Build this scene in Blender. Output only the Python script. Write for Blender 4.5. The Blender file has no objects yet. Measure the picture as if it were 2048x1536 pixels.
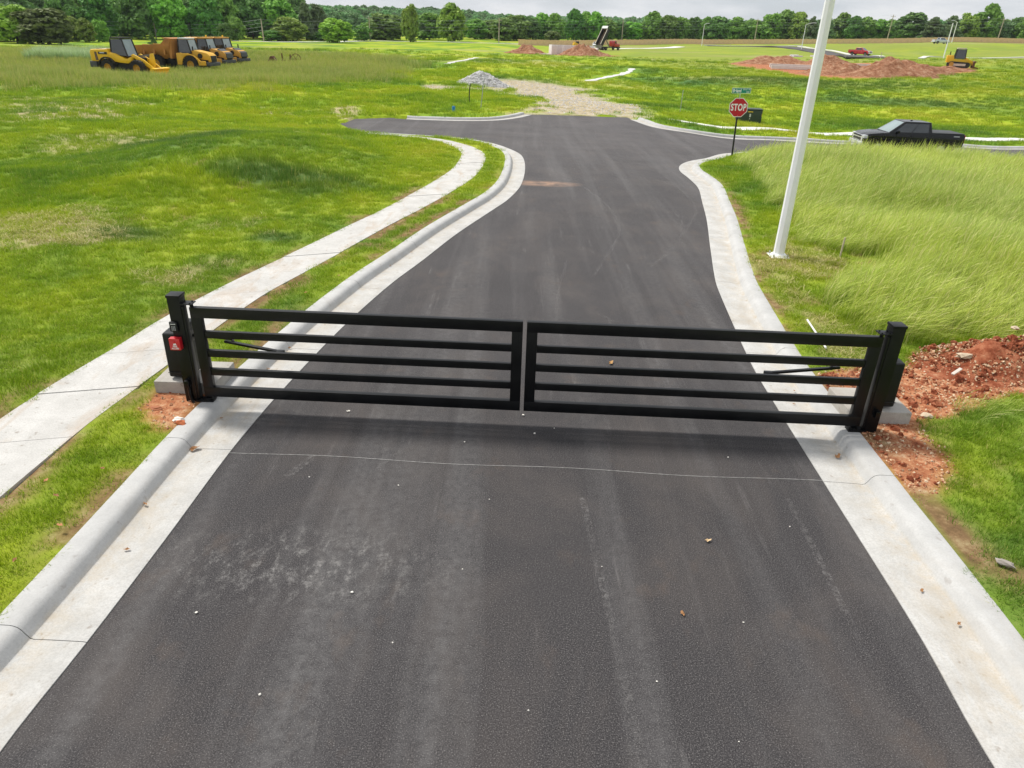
import bpy, bmesh, math, random
import numpy as np
from mathutils import Vector, Matrix

sc = bpy.context.scene
COL = sc.collection
RND = random.Random(11)
NR = np.random.default_rng(11)
rad = math.radians

# ------------------------------------------------------------------ camera
cam_d = bpy.data.cameras.new("camera")
cam = bpy.data.objects.new("camera", cam_d)
COL.objects.link(cam)
cam_d.sensor_fit = 'HORIZONTAL'
cam_d.sensor_width = 36.0
cam_d.lens = 36.0 * 1420.0 / 2048.0
cam_d.clip_start = 0.1
cam_d.clip_end = 6000
_p, _r = math.atan(713 / 1420.0), rad(1.9)
_f = Vector((0, math.cos(_p), -math.sin(_p)))
_x = Vector((1, 0, 0))
_u = _x.cross(_f)
_R = _x * math.cos(_r) + _u * math.sin(_r)
_U = _u * math.cos(_r) - _x * math.sin(_r)
cam.matrix_world = Matrix(((_R.x, _U.x, -_f.x, 0), (_R.y, _U.y, -_f.y, 0), (_R.z, _U.z, -_f.z, 4.5), (0, 0, 0, 1)))
sc.camera = cam
sc.render.resolution_x, sc.render.resolution_y = 1024, 768

# ------------------------------------------------------------------ sky, sun, exposure
SUN = Vector((-0.47, 0.31, 0.82)).normalized()
SUN_EL = math.asin(SUN.z)
SUN_ROT = math.atan2(SUN.x, SUN.y)
world = bpy.data.worlds.new("World")
sc.world = world
world.use_nodes = True
wn, wl = world.node_tree.nodes, world.node_tree.links
wn.clear()
w_out = wn.new('ShaderNodeOutputWorld')
sky = wn.new('ShaderNodeTexSky')
sky.sky_type = 'NISHITA'
sky.sun_disc = False
sky.sun_elevation = SUN_EL
sky.sun_rotation = SUN_ROT
b1 = wn.new('ShaderNodeBackground')
b1.inputs['Strength'].default_value = 0.10
wl.new(sky.outputs['Color'], b1.inputs['Color'])
tc = wn.new('ShaderNodeTexCoord')
mp = wn.new('ShaderNodeMapping')
mp.inputs['Scale'].default_value = (2.2, 2.2, 9.0)
wl.new(tc.outputs['Generated'], mp.inputs['Vector'])
cn = wn.new('ShaderNodeTexNoise')
cn.inputs['Scale'].default_value = 2.6
cn.inputs['Detail'].default_value = 7
cn.inputs['Roughness'].default_value = 0.55
wl.new(mp.outputs['Vector'], cn.inputs['Vector'])
cr = wn.new('ShaderNodeValToRGB')
cr.color_ramp.elements[0].position = 0.36
cr.color_ramp.elements[0].color = (0.66, 0.71, 0.775, 1)
cr.color_ramp.elements[1].position = 0.66
cr.color_ramp.elements[1].color = (0.98, 0.98, 0.98, 1)
wl.new(cn.outputs['Fac'], cr.inputs['Fac'])
b2 = wn.new('ShaderNodeBackground')
b2.inputs['Strength'].default_value = 0.70
wl.new(cr.outputs['Color'], b2.inputs['Color'])
cm = wn.new('ShaderNodeMapRange')
cm.inputs['From Min'].default_value = 0.3
cm.inputs['From Max'].default_value = 0.52
cm.inputs['To Min'].default_value = 0.80
cm.inputs['To Max'].default_value = 1.0
wl.new(cn.outputs['Fac'], cm.inputs['Value'])
ms = wn.new('ShaderNodeMixShader')
wl.new(cm.outputs['Result'], ms.inputs['Fac'])
wl.new(b1.outputs['Background'], ms.inputs[1])
wl.new(b2.outputs['Background'], ms.inputs[2])
wl.new(ms.outputs['Shader'], w_out.inputs['Surface'])

sun_d = bpy.data.lights.new("sun", 'SUN')
sun_d.energy = 3.3
sun_d.angle = rad(11)
sun_d.color = (1.0, 0.955, 0.88)
sun = bpy.data.objects.new("sun", sun_d)
COL.objects.link(sun)
sun.rotation_euler = SUN.to_track_quat('Z', 'Y').to_euler()
sun.location = (-40, 30, 90)

sc.view_settings.view_transform = 'Standard'
sc.view_settings.look = 'None'
sc.view_settings.gamma = 1.0
sc.view_settings.exposure = 0.40
sc.view_settings.use_curve_mapping = False

# ------------------------------------------------------------------ terrain heights
CP=[(-133.7,199.3,-2.85),(-122.8,200.4,-2.77),(-114.4,211.0,-3.07),(-42.2,81.7,-1.06),(-39.0,96.4,-1.27),(-43.9,64.5,0.02),(-31.2,45.3,0.25),(-27.2,49.0,0.11),(-21.8,51.6,-0.08),(-15.1,51.8,-0.05),(-76.6,269.3,-2.32),(-34.3,125.4,-0.45),(-25.5,88.4,-0.59),(-64.6,293.0,-2.19),(-38.4,307.6,-1.64),(-8.6,289.9,-1.13),(-1.1,275.0,-1.26),(-23.2,122.1,-0.72),(-12.7,80.4,-0.28),(-4.2,81.3,-1.14),(-11.0,118.1,-0.55),(-10.0,163.5,-0.90),(8.9,216.3,-2.36),(0.6,222.3,-2.16),(-6.9,233.9,-1.38),(28.5,258.2,-0.91),(11.7,106.7,-0.98),(19.0,145.0,-0.72),(35.5,219.5,-0.65),(69.4,308.2,0.16),(78.7,342.1,0.52),(110.0,345.6,1.19),(88.7,251.6,0.62),(140.4,340.8,2.78),(93.5,220.9,-0.09),(49.0,168.5,-1.05),(46.0,117.9,-1.11),(28.7,97.6,-0.54),(19.4,83.6,-1.49),(55.3,113.8,-0.51),(76.4,138.2,0.24),(91.0,170.3,1.24),(134.0,260.0,3.84),(179.1,301.9,4.61),(190.1,302.0,4.94),(94.3,148.0,1.44),(55.6,91.8,-0.47),(42.1,74.8,-1.92),(45.0,67.8,-1.95),(32.2,74.7,-1.76),(24.3,72.9,-1.83),(13.4,80.2,-1.40),(8.2,80.9,-1.13),(11.3,53.8,-0.64),(15.7,51.7,-0.83),(33.4,49.8,-1.17),(38.5,63.9,-2.30)]
CP += [(-39,75.5,-1.1),(-37.5,86,-1.25),(-38.4,93.5,-1.25),(-38.9,100,-1.2),(-44,82,-1.1),(-34,80,-1.1),(-32,92,-1.1),(-120,60,.6),(-60,30,.9),(-30,20,.7),(-16,12,.35),(-14,2,.25),(-30,-5,.4),(14,12,.12),(20,20,-.1),(14,2,.12),(40,10,0.),(40,25,-.6),(60,40,-.6),(120,90,1.5),
  (-220,160,-2.),(-160,200,-2.8),(-100,330,-2.),(-60,360,-1.),(0,370,-.5),(80,400,.5),(160,410,4.),(260,390,6.),(230,200,4.),
  (-300,460,6.),(-170,520,2.),(-90,700,6.),(60,680,-1.),(140,860,5.),(300,640,3.),(480,480,6.),(-480,300,8.),(0,1000,0.),(-600,1000,10.),(700,1000,4.),(-1000,0,6.),(1000,0,4.),(0,-300,0.),(0,-60,0.2)]
CPA=np.array(CP)
def ss(a,b,x):
    t=np.clip((x-a)/(b-a),0,1);return t*t*(3-2*t)
def T(x,y):
    x=np.asarray(x,float);y=np.asarray(y,float);sh=np.broadcast(x,y).shape
    x=np.broadcast_to(x,sh).ravel();y=np.broadcast_to(y,sh).ravel()
    out=np.empty(x.size)
    for i in range(0,x.size,20000):
        X=x[i:i+20000,None];Y=y[i:i+20000,None]
        d2=(X-CPA[None,:,0])**2+(Y-CPA[None,:,1])**2
        s=(3+.10*np.hypot(CPA[:,0],CPA[:,1]))**2
        w=(d2+s[None])**-2.2
        # normalise so that far points keep their reach
        w=w*(s[None]**1.1)
        z=(w*CPA[None,:,2]).sum(1)/w.sum(1)
        X=X[:,0];Y=Y[:,0]
        n=-.5*ss(18,44,Y)-.9*ss(5,22,X)*ss(24,38,Y)
        d1=np.hypot(np.maximum(np.abs(X-.2)-6,0),np.maximum(Y-46,0))
        dd=np.hypot(np.maximum(np.abs(X-19)-30,0),np.maximum(np.abs(Y-40)-12,0))
        k=ss(15,1,np.minimum(d1,dd))
        lump=.92*np.exp(-((X+9.4)**2/13+(Y-25.5)**2/26))+.16*np.exp(-((X+9.5)**2/8+(Y-14.5)**2/9))+.30*np.exp(-((X+16)**2/40+(Y-33)**2/30))
        lump=lump+(.05*np.sin(X*.9+.3*Y)*np.sin(Y*.7-X*.25)+.07*np.sin(X*.45-.2*Y+1)*np.sin(Y*.38+X*.3))*ss(6,9,np.abs(X))*ss(120,60,Y)
        out[i:i+20000]=z*(1-k)+n*k+lump
    return out.reshape(sh)



def lattice(ix, iy, seed):
    h = (ix.astype(np.int64) * 374761393 + iy.astype(np.int64) * 668265263 + seed * 1274126177) & 0x7fffffff
    h = ((h ^ (h >> 13)) * 1103515245) & 0x7fffffff
    return (h ^ (h >> 16)) % 10007 / 10007.0


def vnoise(x, y, scale, seed=0, octaves=3):
    x = np.asarray(x, float) * scale
    y = np.asarray(y, float) * scale
    s, a, tot = 0.0, 1.0, 0.0
    for o in range(octaves):
        ix, iy = np.floor(x), np.floor(y)
        fx, fy = x - ix, y - iy
        fx, fy = fx * fx * (3 - 2 * fx), fy * fy * (3 - 2 * fy)
        v = (lattice(ix, iy, seed + o) * (1 - fx) + lattice(ix + 1, iy, seed + o) * fx) * (1 - fy) + \
            (lattice(ix, iy + 1, seed + o) * (1 - fx) + lattice(ix + 1, iy + 1, seed + o) * fx) * fy
        s = s + v * a
        tot += a
        a *= 0.5
        x, y = x * 2.03 + 11.3, y * 2.03 + 5.7
    return s / tot


def sdpoly(x, y, poly):
    """signed distance to a polygon, negative inside"""
    x = np.asarray(x, float)
    y = np.asarray(y, float)
    d = np.full(x.shape, 1e9)
    ins = np.zeros(x.shape, bool)
    n = len(poly)
    for i in range(n):
        ax, ay = poly[i]
        bx, by = poly[(i + 1) % n]
        ex, ey = bx - ax, by - ay
        wx, wy = x - ax, y - ay
        t = np.clip((wx * ex + wy * ey) / (ex * ex + ey * ey + 1e-12), 0, 1)
        d = np.minimum(d, (wx - ex * t) ** 2 + (wy - ey * t) ** 2)
        c = ((ay > y) != (by > y)) & (x < (bx - ax) * (y - ay) / (by - ay + 1e-12) + ax)
        ins ^= c
    return np.where(ins, -1, 1) * np.sqrt(d)


def smooth_line(pts, step=0.25):
    """Catmull-Rom through the points, resampled at an even step"""
    P = np.array(pts, float)
    Q = np.vstack([2 * P[0] - P[1], P, 2 * P[-1] - P[-2]])
    out = []
    for i in range(1, len(Q) - 2):
        p0, p1, p2, p3 = Q[i - 1], Q[i], Q[i + 1], Q[i + 2]
        m = max(4, int(np.linalg.norm(p2 - p1) / 0.1))
        t = np.linspace(0, 1, m, endpoint=False)[:, None]
        d1 = (p2 - p0) * 0.5
        d2 = (p3 - p1) * 0.5
        L = np.linalg.norm(p2 - p1)
        for dd in (d1, d2):
            k = np.linalg.norm(dd)
            if k > 1.2 * L:
                dd *= 1.2 * L / k
        out.append((2 * t ** 3 - 3 * t ** 2 + 1) * p1 + (t ** 3 - 2 * t ** 2 + t) * d1 + (-2 * t ** 3 + 3 * t ** 2) * p2 + (t ** 3 - t ** 2) * d2)
    A = np.vstack(out + [P[-1:]])
    s = np.concatenate([[0], np.cumsum(np.linalg.norm(np.diff(A, axis=0), axis=1))])
    n = max(2, int(round(s[-1] / step)) + 1)
    k = np.linspace(0, s[-1], n)
    return np.stack([np.interp(k, s, A[:, 0]), np.interp(k, s, A[:, 1])], 1)


def offset(line, d, side):
    t = np.gradient(line, axis=0)
    t /= np.linalg.norm(t, axis=1)[:, None] + 1e-9
    n = np.stack([-t[:, 1], t[:, 0]], 1) * side
    return line + n * d


# ------------------------------------------------------------------ objects
def tag(o, label=None, cat=None, group=None, kind=None):
    if label:
        o["label"] = label
    if cat:
        o["category"] = cat
    if group:
        o["group"] = group
    if kind:
        o["kind"] = kind
    return o


def empty(name, loc=(0, 0, 0), rz=0.0, rot=None, scale=None):
    o = bpy.data.objects.new(name, None)
    o.empty_display_size = 0.2
    COL.objects.link(o)
    o.location = loc
    o.rotation_euler = rot if rot else (0, 0, rz)
    if scale:
        o.scale = scale
    return o


def link(name, me, parent=None, loc=None):
    o = bpy.data.objects.new(name, me)
    COL.objects.link(o)
    if parent is not None:
        o.parent = parent
    if loc:
        o.location = loc
    return o


def copy_tree(o, parent=None):
    c = o.copy()
    COL.objects.link(c)
    if parent is not None:
        c.parent = parent
    for ch in list(o.children):
        copy_tree(ch, c)
    return c


class MB:
    """collects simple shapes and turns them into one mesh"""

    def __init__(self):
        self.v, self.f = [], []

    def add(self, v, f, M=None):
        o = len(self.v)
        if M is not None:
            v = [tuple(M @ Vector(p)) for p in v]
        self.v += [tuple(p) for p in v]
        self.f += [tuple(i + o for i in q) for q in f]
        return self

    def box(self, c, s, M=None, taper=(1, 1)):
        x, y, z = s[0] / 2, s[1] / 2, s[2] / 2
        tx, ty = taper
        v = [(-x, -y, -z), (x, -y, -z), (x, y, -z), (-x, y, -z), (-x * tx, -y * ty, z), (x * tx, -y * ty, z), (x * tx, y * ty, z), (-x * tx, y * ty, z)]
        if M is not None:
            v = [tuple(M @ Vector(p)) for p in v]
        v = [(p[0] + c[0], p[1] + c[1], p[2] + c[2]) for p in v]
        return self.add(v, [(0, 3, 2, 1), (4, 5, 6, 7), (0, 1, 5, 4), (1, 2, 6, 5), (2, 3, 7, 6), (3, 0, 4, 7)])

    def bar(self, a, b, w, h=None):
        """square bar from a to b"""
        a, b = Vector(a), Vector(b)
        d = b - a
        h = h or w
        q = d.to_track_quat('X', 'Z').to_matrix().to_4x4()
        return self.box((a + b) / 2, (d.length, w, h), q)

    def tube(self, a, b, r0, r1=None, n=10, caps=True):
        a, b = Vector(a), Vector(b)
        r1 = r0 if r1 is None else r1
        d = (b - a).normalized()
        u = d.orthogonal().normalized()
        w = d.cross(u)
        v = []
        for p, r in ((a, r0), (b, r1)):
            for i in range(n):
                t = 2 * math.pi * (i + .5) / n
                v.append(p + (u * math.cos(t) + w * math.sin(t)) * r)
        f = [(i, (i + 1) % n, n + (i + 1) % n, n + i) for i in range(n)]
        if caps:
            f += [tuple(range(n - 1, -1, -1)), tuple(range(n, 2 * n))]
        return self.add(v, f)

    def path(self, pts, r, n=6):
        for a, b in zip(pts[:-1], pts[1:]):
            self.tube(a, b, r, r, n)
        return self

    def prism(self, prof, y0, y1, M=None):
        """(x,z) outline pushed along y"""
        n = len(prof)
        v = [(p[0], y0, p[1]) for p in prof] + [(p[0], y1, p[1]) for p in prof]
        f = [tuple(range(n)), tuple(range(2 * n - 1, n - 1, -1))]
        f += [(i, i + n, (i + 1) % n + n, (i + 1) % n) for i in range(n)]
        return self.add(v, f, M)

    def lathe(self, prof, c, axis='Y', n=24):
        """(r, h) outline turned about an axis through c, closed"""
        m = len(prof)
        v, f = [], []
        for i in range(n):
            t = 2 * math.pi * i / n
            for r, h in prof:
                a, b = r * math.cos(t), r * math.sin(t)
                p = (a, h, b) if axis == 'Y' else ((h, a, b) if axis == 'X' else (a, b, h))
                v.append((p[0] + c[0], p[1] + c[1], p[2] + c[2]))
        for i in range(n):
            j = (i + 1) % n
            for k in range(m):
                l = (k + 1) % m
                f.append((i * m + k, i * m + l, j * m + l, j * m + k))
        return self.add(v, f)

    def hull8(self, lo, hi):
        """lo, hi: four corners each (ccw seen from above)"""
        return self.add(list(lo) + list(hi), [(3, 2, 1, 0), (4, 5, 6, 7), (0, 1, 5, 4), (1, 2, 6, 5), (2, 3, 7, 6), (3, 0, 4, 7)])

    def mesh(self, name, mat, bevel=0, seg=2, smooth=True, angle=35):
        me = bpy.data.meshes.new(name)
        me.from_pydata(self.v, [], self.f)
        bm = bmesh.new()
        bm.from_mesh(me)
        bmesh.ops.recalc_face_normals(bm, faces=bm.faces)
        if bevel:
            ed = [e for e in bm.edges if len(e.link_faces) == 2 and e.calc_face_angle(0) > rad(28)]
            bmesh.ops.bevel(bm, geom=ed, offset=bevel, segments=seg, affect='EDGES', profile=0.6, clamp_overlap=True)
        bm.to_mesh(me)
        bm.free()
        if smooth:
            me.polygons.foreach_set('use_smooth', [True] * len(me.polygons))
            me.set_sharp_from_angle(angle=rad(angle))
        if mat:
            me.materials.append(mat)
        return me

    def build(self, name, mat, parent=None, loc=None, **k):
        return link(name, self.mesh(name, mat, **k), parent, loc)


def np_mesh(name, V, F, mat=None, smooth=True):
    me = bpy.data.meshes.new(name)
    V = np.asarray(V, np.float32)
    F = np.asarray(F, np.int32)
    k = F.shape[1]
    me.vertices.add(len(V))
    me.vertices.foreach_set('co', V.ravel())
    me.loops.add(F.size)
    me.loops.foreach_set('vertex_index', F.ravel())
    me.polygons.add(len(F))
    me.polygons.foreach_set('loop_start', np.arange(0, F.size, k, dtype=np.int32))
    me.polygons.foreach_set('loop_total', np.full(len(F), k, np.int32))
    if smooth:
        me.polygons.foreach_set('use_smooth', np.ones(len(F), bool))
    me.update(calc_edges=True)
    if mat:
        me.materials.append(mat)
    return me


def attr(me, name, arr):
    a = me.attributes.new(name, 'FLOAT', 'POINT')
    a.data.foreach_set('value', np.asarray(arr, np.float32))


# ------------------------------------------------------------------ materials
class NT:
    def __init__(self, name):
        self.m = bpy.data.materials.new(name)
        self.m.use_nodes = True
        self.t = self.m.node_tree
        self.t.nodes.clear()
        self.out = self.t.nodes.new('ShaderNodeOutputMaterial')

    def n(self, typ, ins=None, **props):
        nd = self.t.nodes.new('ShaderNode' + typ)
        for k, v in props.items():
            setattr(nd, k, v)
        for k, v in (ins or {}).items():
            s = nd.inputs[k]
            if isinstance(v, bpy.types.NodeSocket):
                self.t.links.new(v, s)
            else:
                s.default_value = v
        return nd

    def pos(self):
        return self.n('NewGeometry').outputs['Position']

    def obj(self):
        return self.n('TexCoord').outputs['Object']

    def noise(self, vec, scale, detail=3, rough=.5, dist=0.):
        return self.n('TexNoise', {'Vector': vec, 'Scale': scale, 'Detail': detail, 'Roughness': rough, 'Distortion': dist}).outputs['Fac']

    def map(self, vec, scale=(1, 1, 1), loc=(0, 0, 0), rot=(0, 0, 0)):
        return self.n('Mapping', {'Vector': vec, 'Scale': scale, 'Location': loc, 'Rotation': rot}).outputs['Vector']

    def rng(self, v, a, b, c=0., d=1., smooth=False):
        nd = self.n('MapRange', {'Value': v, 'From Min': a, 'From Max': b, 'To Min': c, 'To Max': d})
        if smooth:
            nd.interpolation_type = 'SMOOTHSTEP'
        return nd.outputs['Result']

    def math(self, op, a, b=0.):
        return self.n('Math', {0: a, 1: b}, operation=op).outputs[0]

    def mix(self, f, a, b, mode='MIX'):
        nd = self.n('Mix', data_type='RGBA', blend_type=mode)
        for s, v in ((nd.inputs['Factor'], f), (nd.inputs[6], a), (nd.inputs[7], b)):
            if isinstance(v, bpy.types.NodeSocket):
                self.t.links.new(v, s)
            else:
                s.default_value = v if not isinstance(v, tuple) or len(v) == 4 else v + (1,)
        return nd.outputs[2]

    def ramp(self, f, stops):
        nd = self.n('ValToRGB', {'Fac': f})
        e = nd.color_ramp.elements
        while len(e) > 1:
            e.remove(e[-1])
        e[0].position = stops[0][0]
        e[0].color = stops[0][1] + (1,)
        for p, c in stops[1:]:
            k = e.new(p)
            k.color = c + (1,)
        return nd.outputs['Color']

    def attr(self, name):
        return self.n('Attribute', attribute_name=name).outputs['Fac']

    def bump(self, h, strength=.3, dist=.02):
        return self.n('Bump', {'Height': h, 'Strength': strength, 'Distance': dist}).outputs['Normal']

    def bsdf(self, **ins):
        b = self.n('BsdfPrincipled')
        for k, v in ins.items():
            k = k.replace('_', ' ')
            s = b.inputs[k]
            if isinstance(v, bpy.types.NodeSocket):
                self.t.links.new(v, s)
            elif isinstance(v, tuple) and len(v) == 3 and s.type == 'RGBA':
                s.default_value = v + (1,)
            else:
                s.default_value = v
        self.t.links.new(b.outputs[0], self.out.inputs['Surface'])
        return b

    def surf(self, sock):
        self.t.links.new(sock, self.out.inputs['Surface'])


def plain(name, col, rough=.5, metal=0., var=.18, scale=5., coat=0., dirt=None, dirt_amt=.35, spec=.5):
    """painted or bare surface with slight uneven tone and optional grime"""
    t = NT(name)
    o = t.obj()
    n = t.noise(o, scale, 5, .6)
    lo = tuple(c * (1 - var) for c in col)
    hi = tuple(min(1, c * (1 + var)) for c in col)
    c = t.mix(t.rng(n, .3, .7), lo, hi)
    if dirt:
        d = t.noise(o, scale * .6, 6, .7)
        c = t.mix(t.rng(d, .52, .72, 0, dirt_amt), c, dirt)
    r = t.rng(n, .3, .7, max(.02, rough - .06), min(1, rough + .08))
    t.bsdf(Base_Color=c, Roughness=r, Metallic=metal, Coat_Weight=coat, Specular_IOR_Level=spec)
    return t.m


def grass_patches(t, p):
    """green that drifts from blue-green to yellow-green across the field (world position)"""
    n1 = t.noise(t.map(p, (1, .75, 1)), .085, 3, .5, .4)
    n2 = t.noise(p, .42, 3, .55, .6)
    n3 = t.noise(p, 2.6, 2)
    f = t.math('ADD', t.math('MULTIPLY', n1, .58), t.math('ADD', t.math('MULTIPLY', n2, .34), t.math('MULTIPLY', n3, .08)))
    c = t.ramp(f, [(.33, (.070, .170, .045)), (.41, (.145, .285, .032)), (.48, (.275, .405, .022)), (.54, (.400, .500, .022)), (.62, (.51, .52, .05))])
    # clumps of a lusher, bluer grass
    for cx, cy, rx, ry in ((-6.6, 21.3, 2.7, 1.7), (-8.4, 15.0, 1.5, .8), (-5.4, 15.6, .9, .6), (34, 98, 22, 9), (40, 82, 14, 5), (-12, 27, 3.5, 2.2)):
        d = t.n('VectorMath', {0: t.map(p, (1 / rx, 1 / ry, 0), (-cx / rx, -cy / ry, 0))}, operation='LENGTH').outputs['Value']
        k = t.math('MULTIPLY', t.rng(t.math('ADD', d, t.math('MULTIPLY', n2, .9)), .85, 1.5, .8, 0), 1.)
        c = t.mix(k, c, (.045, .140, .052))
    return c


M = {}


def make_materials():
    # --- ground
    t = NT('ground')
    p = t.pos()
    g = grass_patches(t, p)
    fine = t.noise(p, 9, 4, .7)
    g = t.mix(t.rng(fine, .3, .7, .0, .25), g, (.08, .14, .02))
    th = t.ramp(t.noise(p, 6, 5, .7), [(.3, (.070, .085, .022)), (.55, (.13, .14, .04)), (.7, (.21, .18, .08))])
    g = t.mix(t.attr('near'), t.mix(.22, g, (.05, .09, .015)), t.mix(.60, th, g))
    far = t.noise(t.map(p, (.6, 1.6, 1)), .035, 4, .6)
    pale = t.attr('pale')
    g = t.mix(t.math('MULTIPLY', pale, t.rng(far, .3, .6, .35, 1)), g, (.235, .275, .05))
    g = t.mix(t.math('MULTIPLY', pale, t.rng(t.noise(t.map(p, (.25, 1.2, 1)), .3, 5, .7), .5, .7, 0, .5)), g, (.13, .23, .03))
    br = t.ramp(t.noise(p, .7, 5, .7), [(.3, (.13, .19, .04)), (.5, (.21, .24, .07)), (.7, (.27, .25, .10))])
    g = t.mix(t.attr('brown'), g, br)
    st = t.ramp(t.noise(p, 3.0, 5, .75), [(.3, (.16, .17, .05)), (.5, (.36, .31, .16)), (.68, (.52, .46, .29))])
    g = t.mix(t.attr('straw'), g, st)
    gv = t.ramp(t.noise(p, 1.6, 6, .75), [(.3, (.17, .20, .06)), (.40, (.30, .25, .14)), (.52, (.42, .35, .24)), (.62, (.52, .47, .38)), (.72, (.34, .21, .12))])
    g = t.mix(t.attr('gravel'), g, gv)
    dn = t.noise(p, 5, 6, .75)
    dr = t.ramp(dn, [(.3, (.15, .042, .022)), (.44, (.31, .105, .05)), (.56, (.46, .205, .105)), (.70, (.60, .42, .27))])
    g = t.mix(t.attr('dirt'), g, dr)
    soil = t.ramp(dn, [(.3, (.11, .065, .035)), (.5, (.22, .13, .07)), (.62, (.31, .22, .12)), (.75, (.42, .34, .20))])
    g = t.mix(t.attr('soil'), g, soil)
    t.bsdf(Base_Color=g, Roughness=.95, Specular_IOR_Level=.1, Normal=t.bump(t.noise(p, 14, 5, .8), .6, .05))
    M['ground'] = t.m

    # --- asphalt, dusty with tyre scuffs
    t = NT('asphalt')
    p = t.pos()
    agg = t.noise(p, 92, 2, .85)
    agg2 = t.noise(p, 34, 3, .6)
    base = t.ramp(agg, [(.32, (.010, .0097, .0105)), (.46, (.026, .0245, .0265)), (.56, (.052, .0485, .0505)), (.64, (.125, .118, .117)), (.73, (.27, .26, .252))])
    base = t.mix(t.rng(agg2, .45, .7, 0, .30), base, (.068, .064, .066))
    blot = t.noise(t.map(p, (1, .55, 1)), .8, 5, .65, .5)
    base = t.mix(t.rng(blot, .46, .72, 0, .38), base, (.115, .098, .088))
    lane = t.noise(t.map(p, (1.5, .055, 1)), 1.0, 4, .55, .3)
    base = t.mix(t.math('MULTIPLY', t.rng(lane, .48, .72, 0, .50), t.rng(t.noise(p, 11, 5, .75), .36, .62, .25, 1)), base, (.17, .166, .166))
    base = t.mix(t.rng(t.noise(t.map(p, (2.2, .16, 1), (7, 3, 0), (0, 0, -.12)), 1.3, 5, .6), .60, .80, 0, .30), base, (.032, .030, .031))
    rust = t.noise(t.map(p, (1.0, .7, 1), (3, 9, 0)), 1.7, 4, .6)
    base = t.mix(t.rng(rust, .60, .78, 0, .28), base, (.15, .105, .075))
    # pale dust plus grazing-angle sheen painted into the colour, stronger towards the junction
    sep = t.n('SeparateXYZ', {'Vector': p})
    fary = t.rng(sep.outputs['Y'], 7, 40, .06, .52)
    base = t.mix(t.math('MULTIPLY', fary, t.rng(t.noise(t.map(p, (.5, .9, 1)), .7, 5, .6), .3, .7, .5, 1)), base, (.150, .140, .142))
    # chalky scrape patches
    d1 = t.n('VectorMath', {0: t.map(p, (.55, 1.4, 1), (1.05, -7.15, 0))}, operation='LENGTH').outputs['Value']
    scr = t.noise(t.map(p, (2.6, 1.3, 1), (0, 0, 0), (0, 0, -.55)), 3.4, 6, .72)
    sm = t.math('MULTIPLY', t.rng(d1, .25, 1.0, 1, 0), t.math('MULTIPLY', t.rng(scr, .48, .66, 0, .62), t.rng(t.noise(p, 24, 4, .8), .40, .60)))
    base = t.mix(sm, base, (.33, .32, .31))
    w1 = t.noise(t.map(p, (7, .35, 1), (0, 0, 0), (0, 0, .06)), 1.0, 5, .7)
    base = t.mix(t.math('MULTIPLY', t.rng(w1, .58, .76, 0, .42), t.rng(t.noise(p, 1.1, 5, .7), .45, .65)), base, (.26, .25, .245))
    # red mud washed on the road past the gate
    d2 = t.n('VectorMath', {0: t.map(p, (.85, 1.7, 1), (-.75, -40.6, 0))}, operation='LENGTH').outputs['Value']
    mud = t.math('MULTIPLY', t.rng(d2, .25, 1.1, .85, 0), t.rng(t.noise(p, 1.9, 5, .7), .35, .6, .2, 1))
    base = t.mix(mud, base, (.40, .255, .175))
    hb = t.math('ADD', agg, t.math('MULTIPLY', agg2, .6))
    t.bsdf(Base_Color=base, Roughness=.88, Specular_IOR_Level=.25, Normal=t.bump(hb, .55, .006))
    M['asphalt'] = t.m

    t = NT('scuff')
    p = t.pos()
    f = t.math('MULTIPLY', t.rng(t.noise(p, 16, 5, .8), .46, .68, 0, .42), t.rng(t.noise(p, .9, 2), .35, .6, .25, 1))
    d = t.n('BsdfDiffuse', {'Color': (.30, .29, .285, 1)})
    tr = t.n('BsdfTransparent')
    t.surf(t.n('MixShader', {'Fac': f, 1: tr.outputs[0], 2: d.outputs[0]}).outputs[0])
    M['scuff'] = t.m

    # --- concretes
    def concrete(name, lo, hi, stain, amt):
        t = NT(name)
        p = t.pos()
        c = t.mix(t.rng(t.noise(p, 2.2, 6, .65), .3, .7), lo, hi)
        c = t.mix(t.rng(t.noise(p, 55, 3, .8), .42, .70, 0, .42), c, (.24, .235, .23))
        c = t.mix(t.rng(t.noise(t.map(p, (1, 3.5, 1)), 14, 4, .75), .50, .72, 0, .22), c, (.30, .285, .26))
        c = t.mix(t.rng(t.noise(t.map(p, (1.6, .5, 1)), 1.1, 6, .7, .8), .52, .74, 0, amt), c, stain)
        c = t.mix(t.rng(t.noise(p, 9, 3, .6), .64, .72, 0, .55), c, (.20, .16, .125))
        if name == 'gutter':
            c = t.mix(t.math('MULTIPLY', t.attr('kerb'), .45), c, t.mix(t.rng(t.noise(p, 3.5, 5, .7), .3, .7), (.37, .375, .38), (.50, .505, .51)))
            c = t.mix(t.math('MULTIPLY', t.attr('foot'), t.rng(t.noise(p, 4.5, 6, .75), .40, .65, 0, .55)), c, (.44, .36, .25))
        ln = t.noise(t.map(p, (1, 30, 1)), 3, 2)
        t.bsdf(Base_Color=c, Roughness=.9, Specular_IOR_Level=.2, Normal=t.bump(t.math('ADD', t.noise(p, 90, 3), ln), .25, .004))
        M[name] = t.m
    concrete('gutter', (.41, .405, .39), (.57, .565, .55), (.36, .30, .22), .5)
    concrete('walk', (.46, .45, .43), (.60, .59, .57), (.38, .26, .15), .62)
    concrete('pad', (.36, .34, .30), (.46, .44, .41), (.25, .19, .14), .6)
    concrete('far_concrete', (.72, .71, .68), (.82, .81, .79), (.5, .46, .40), .3)

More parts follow.
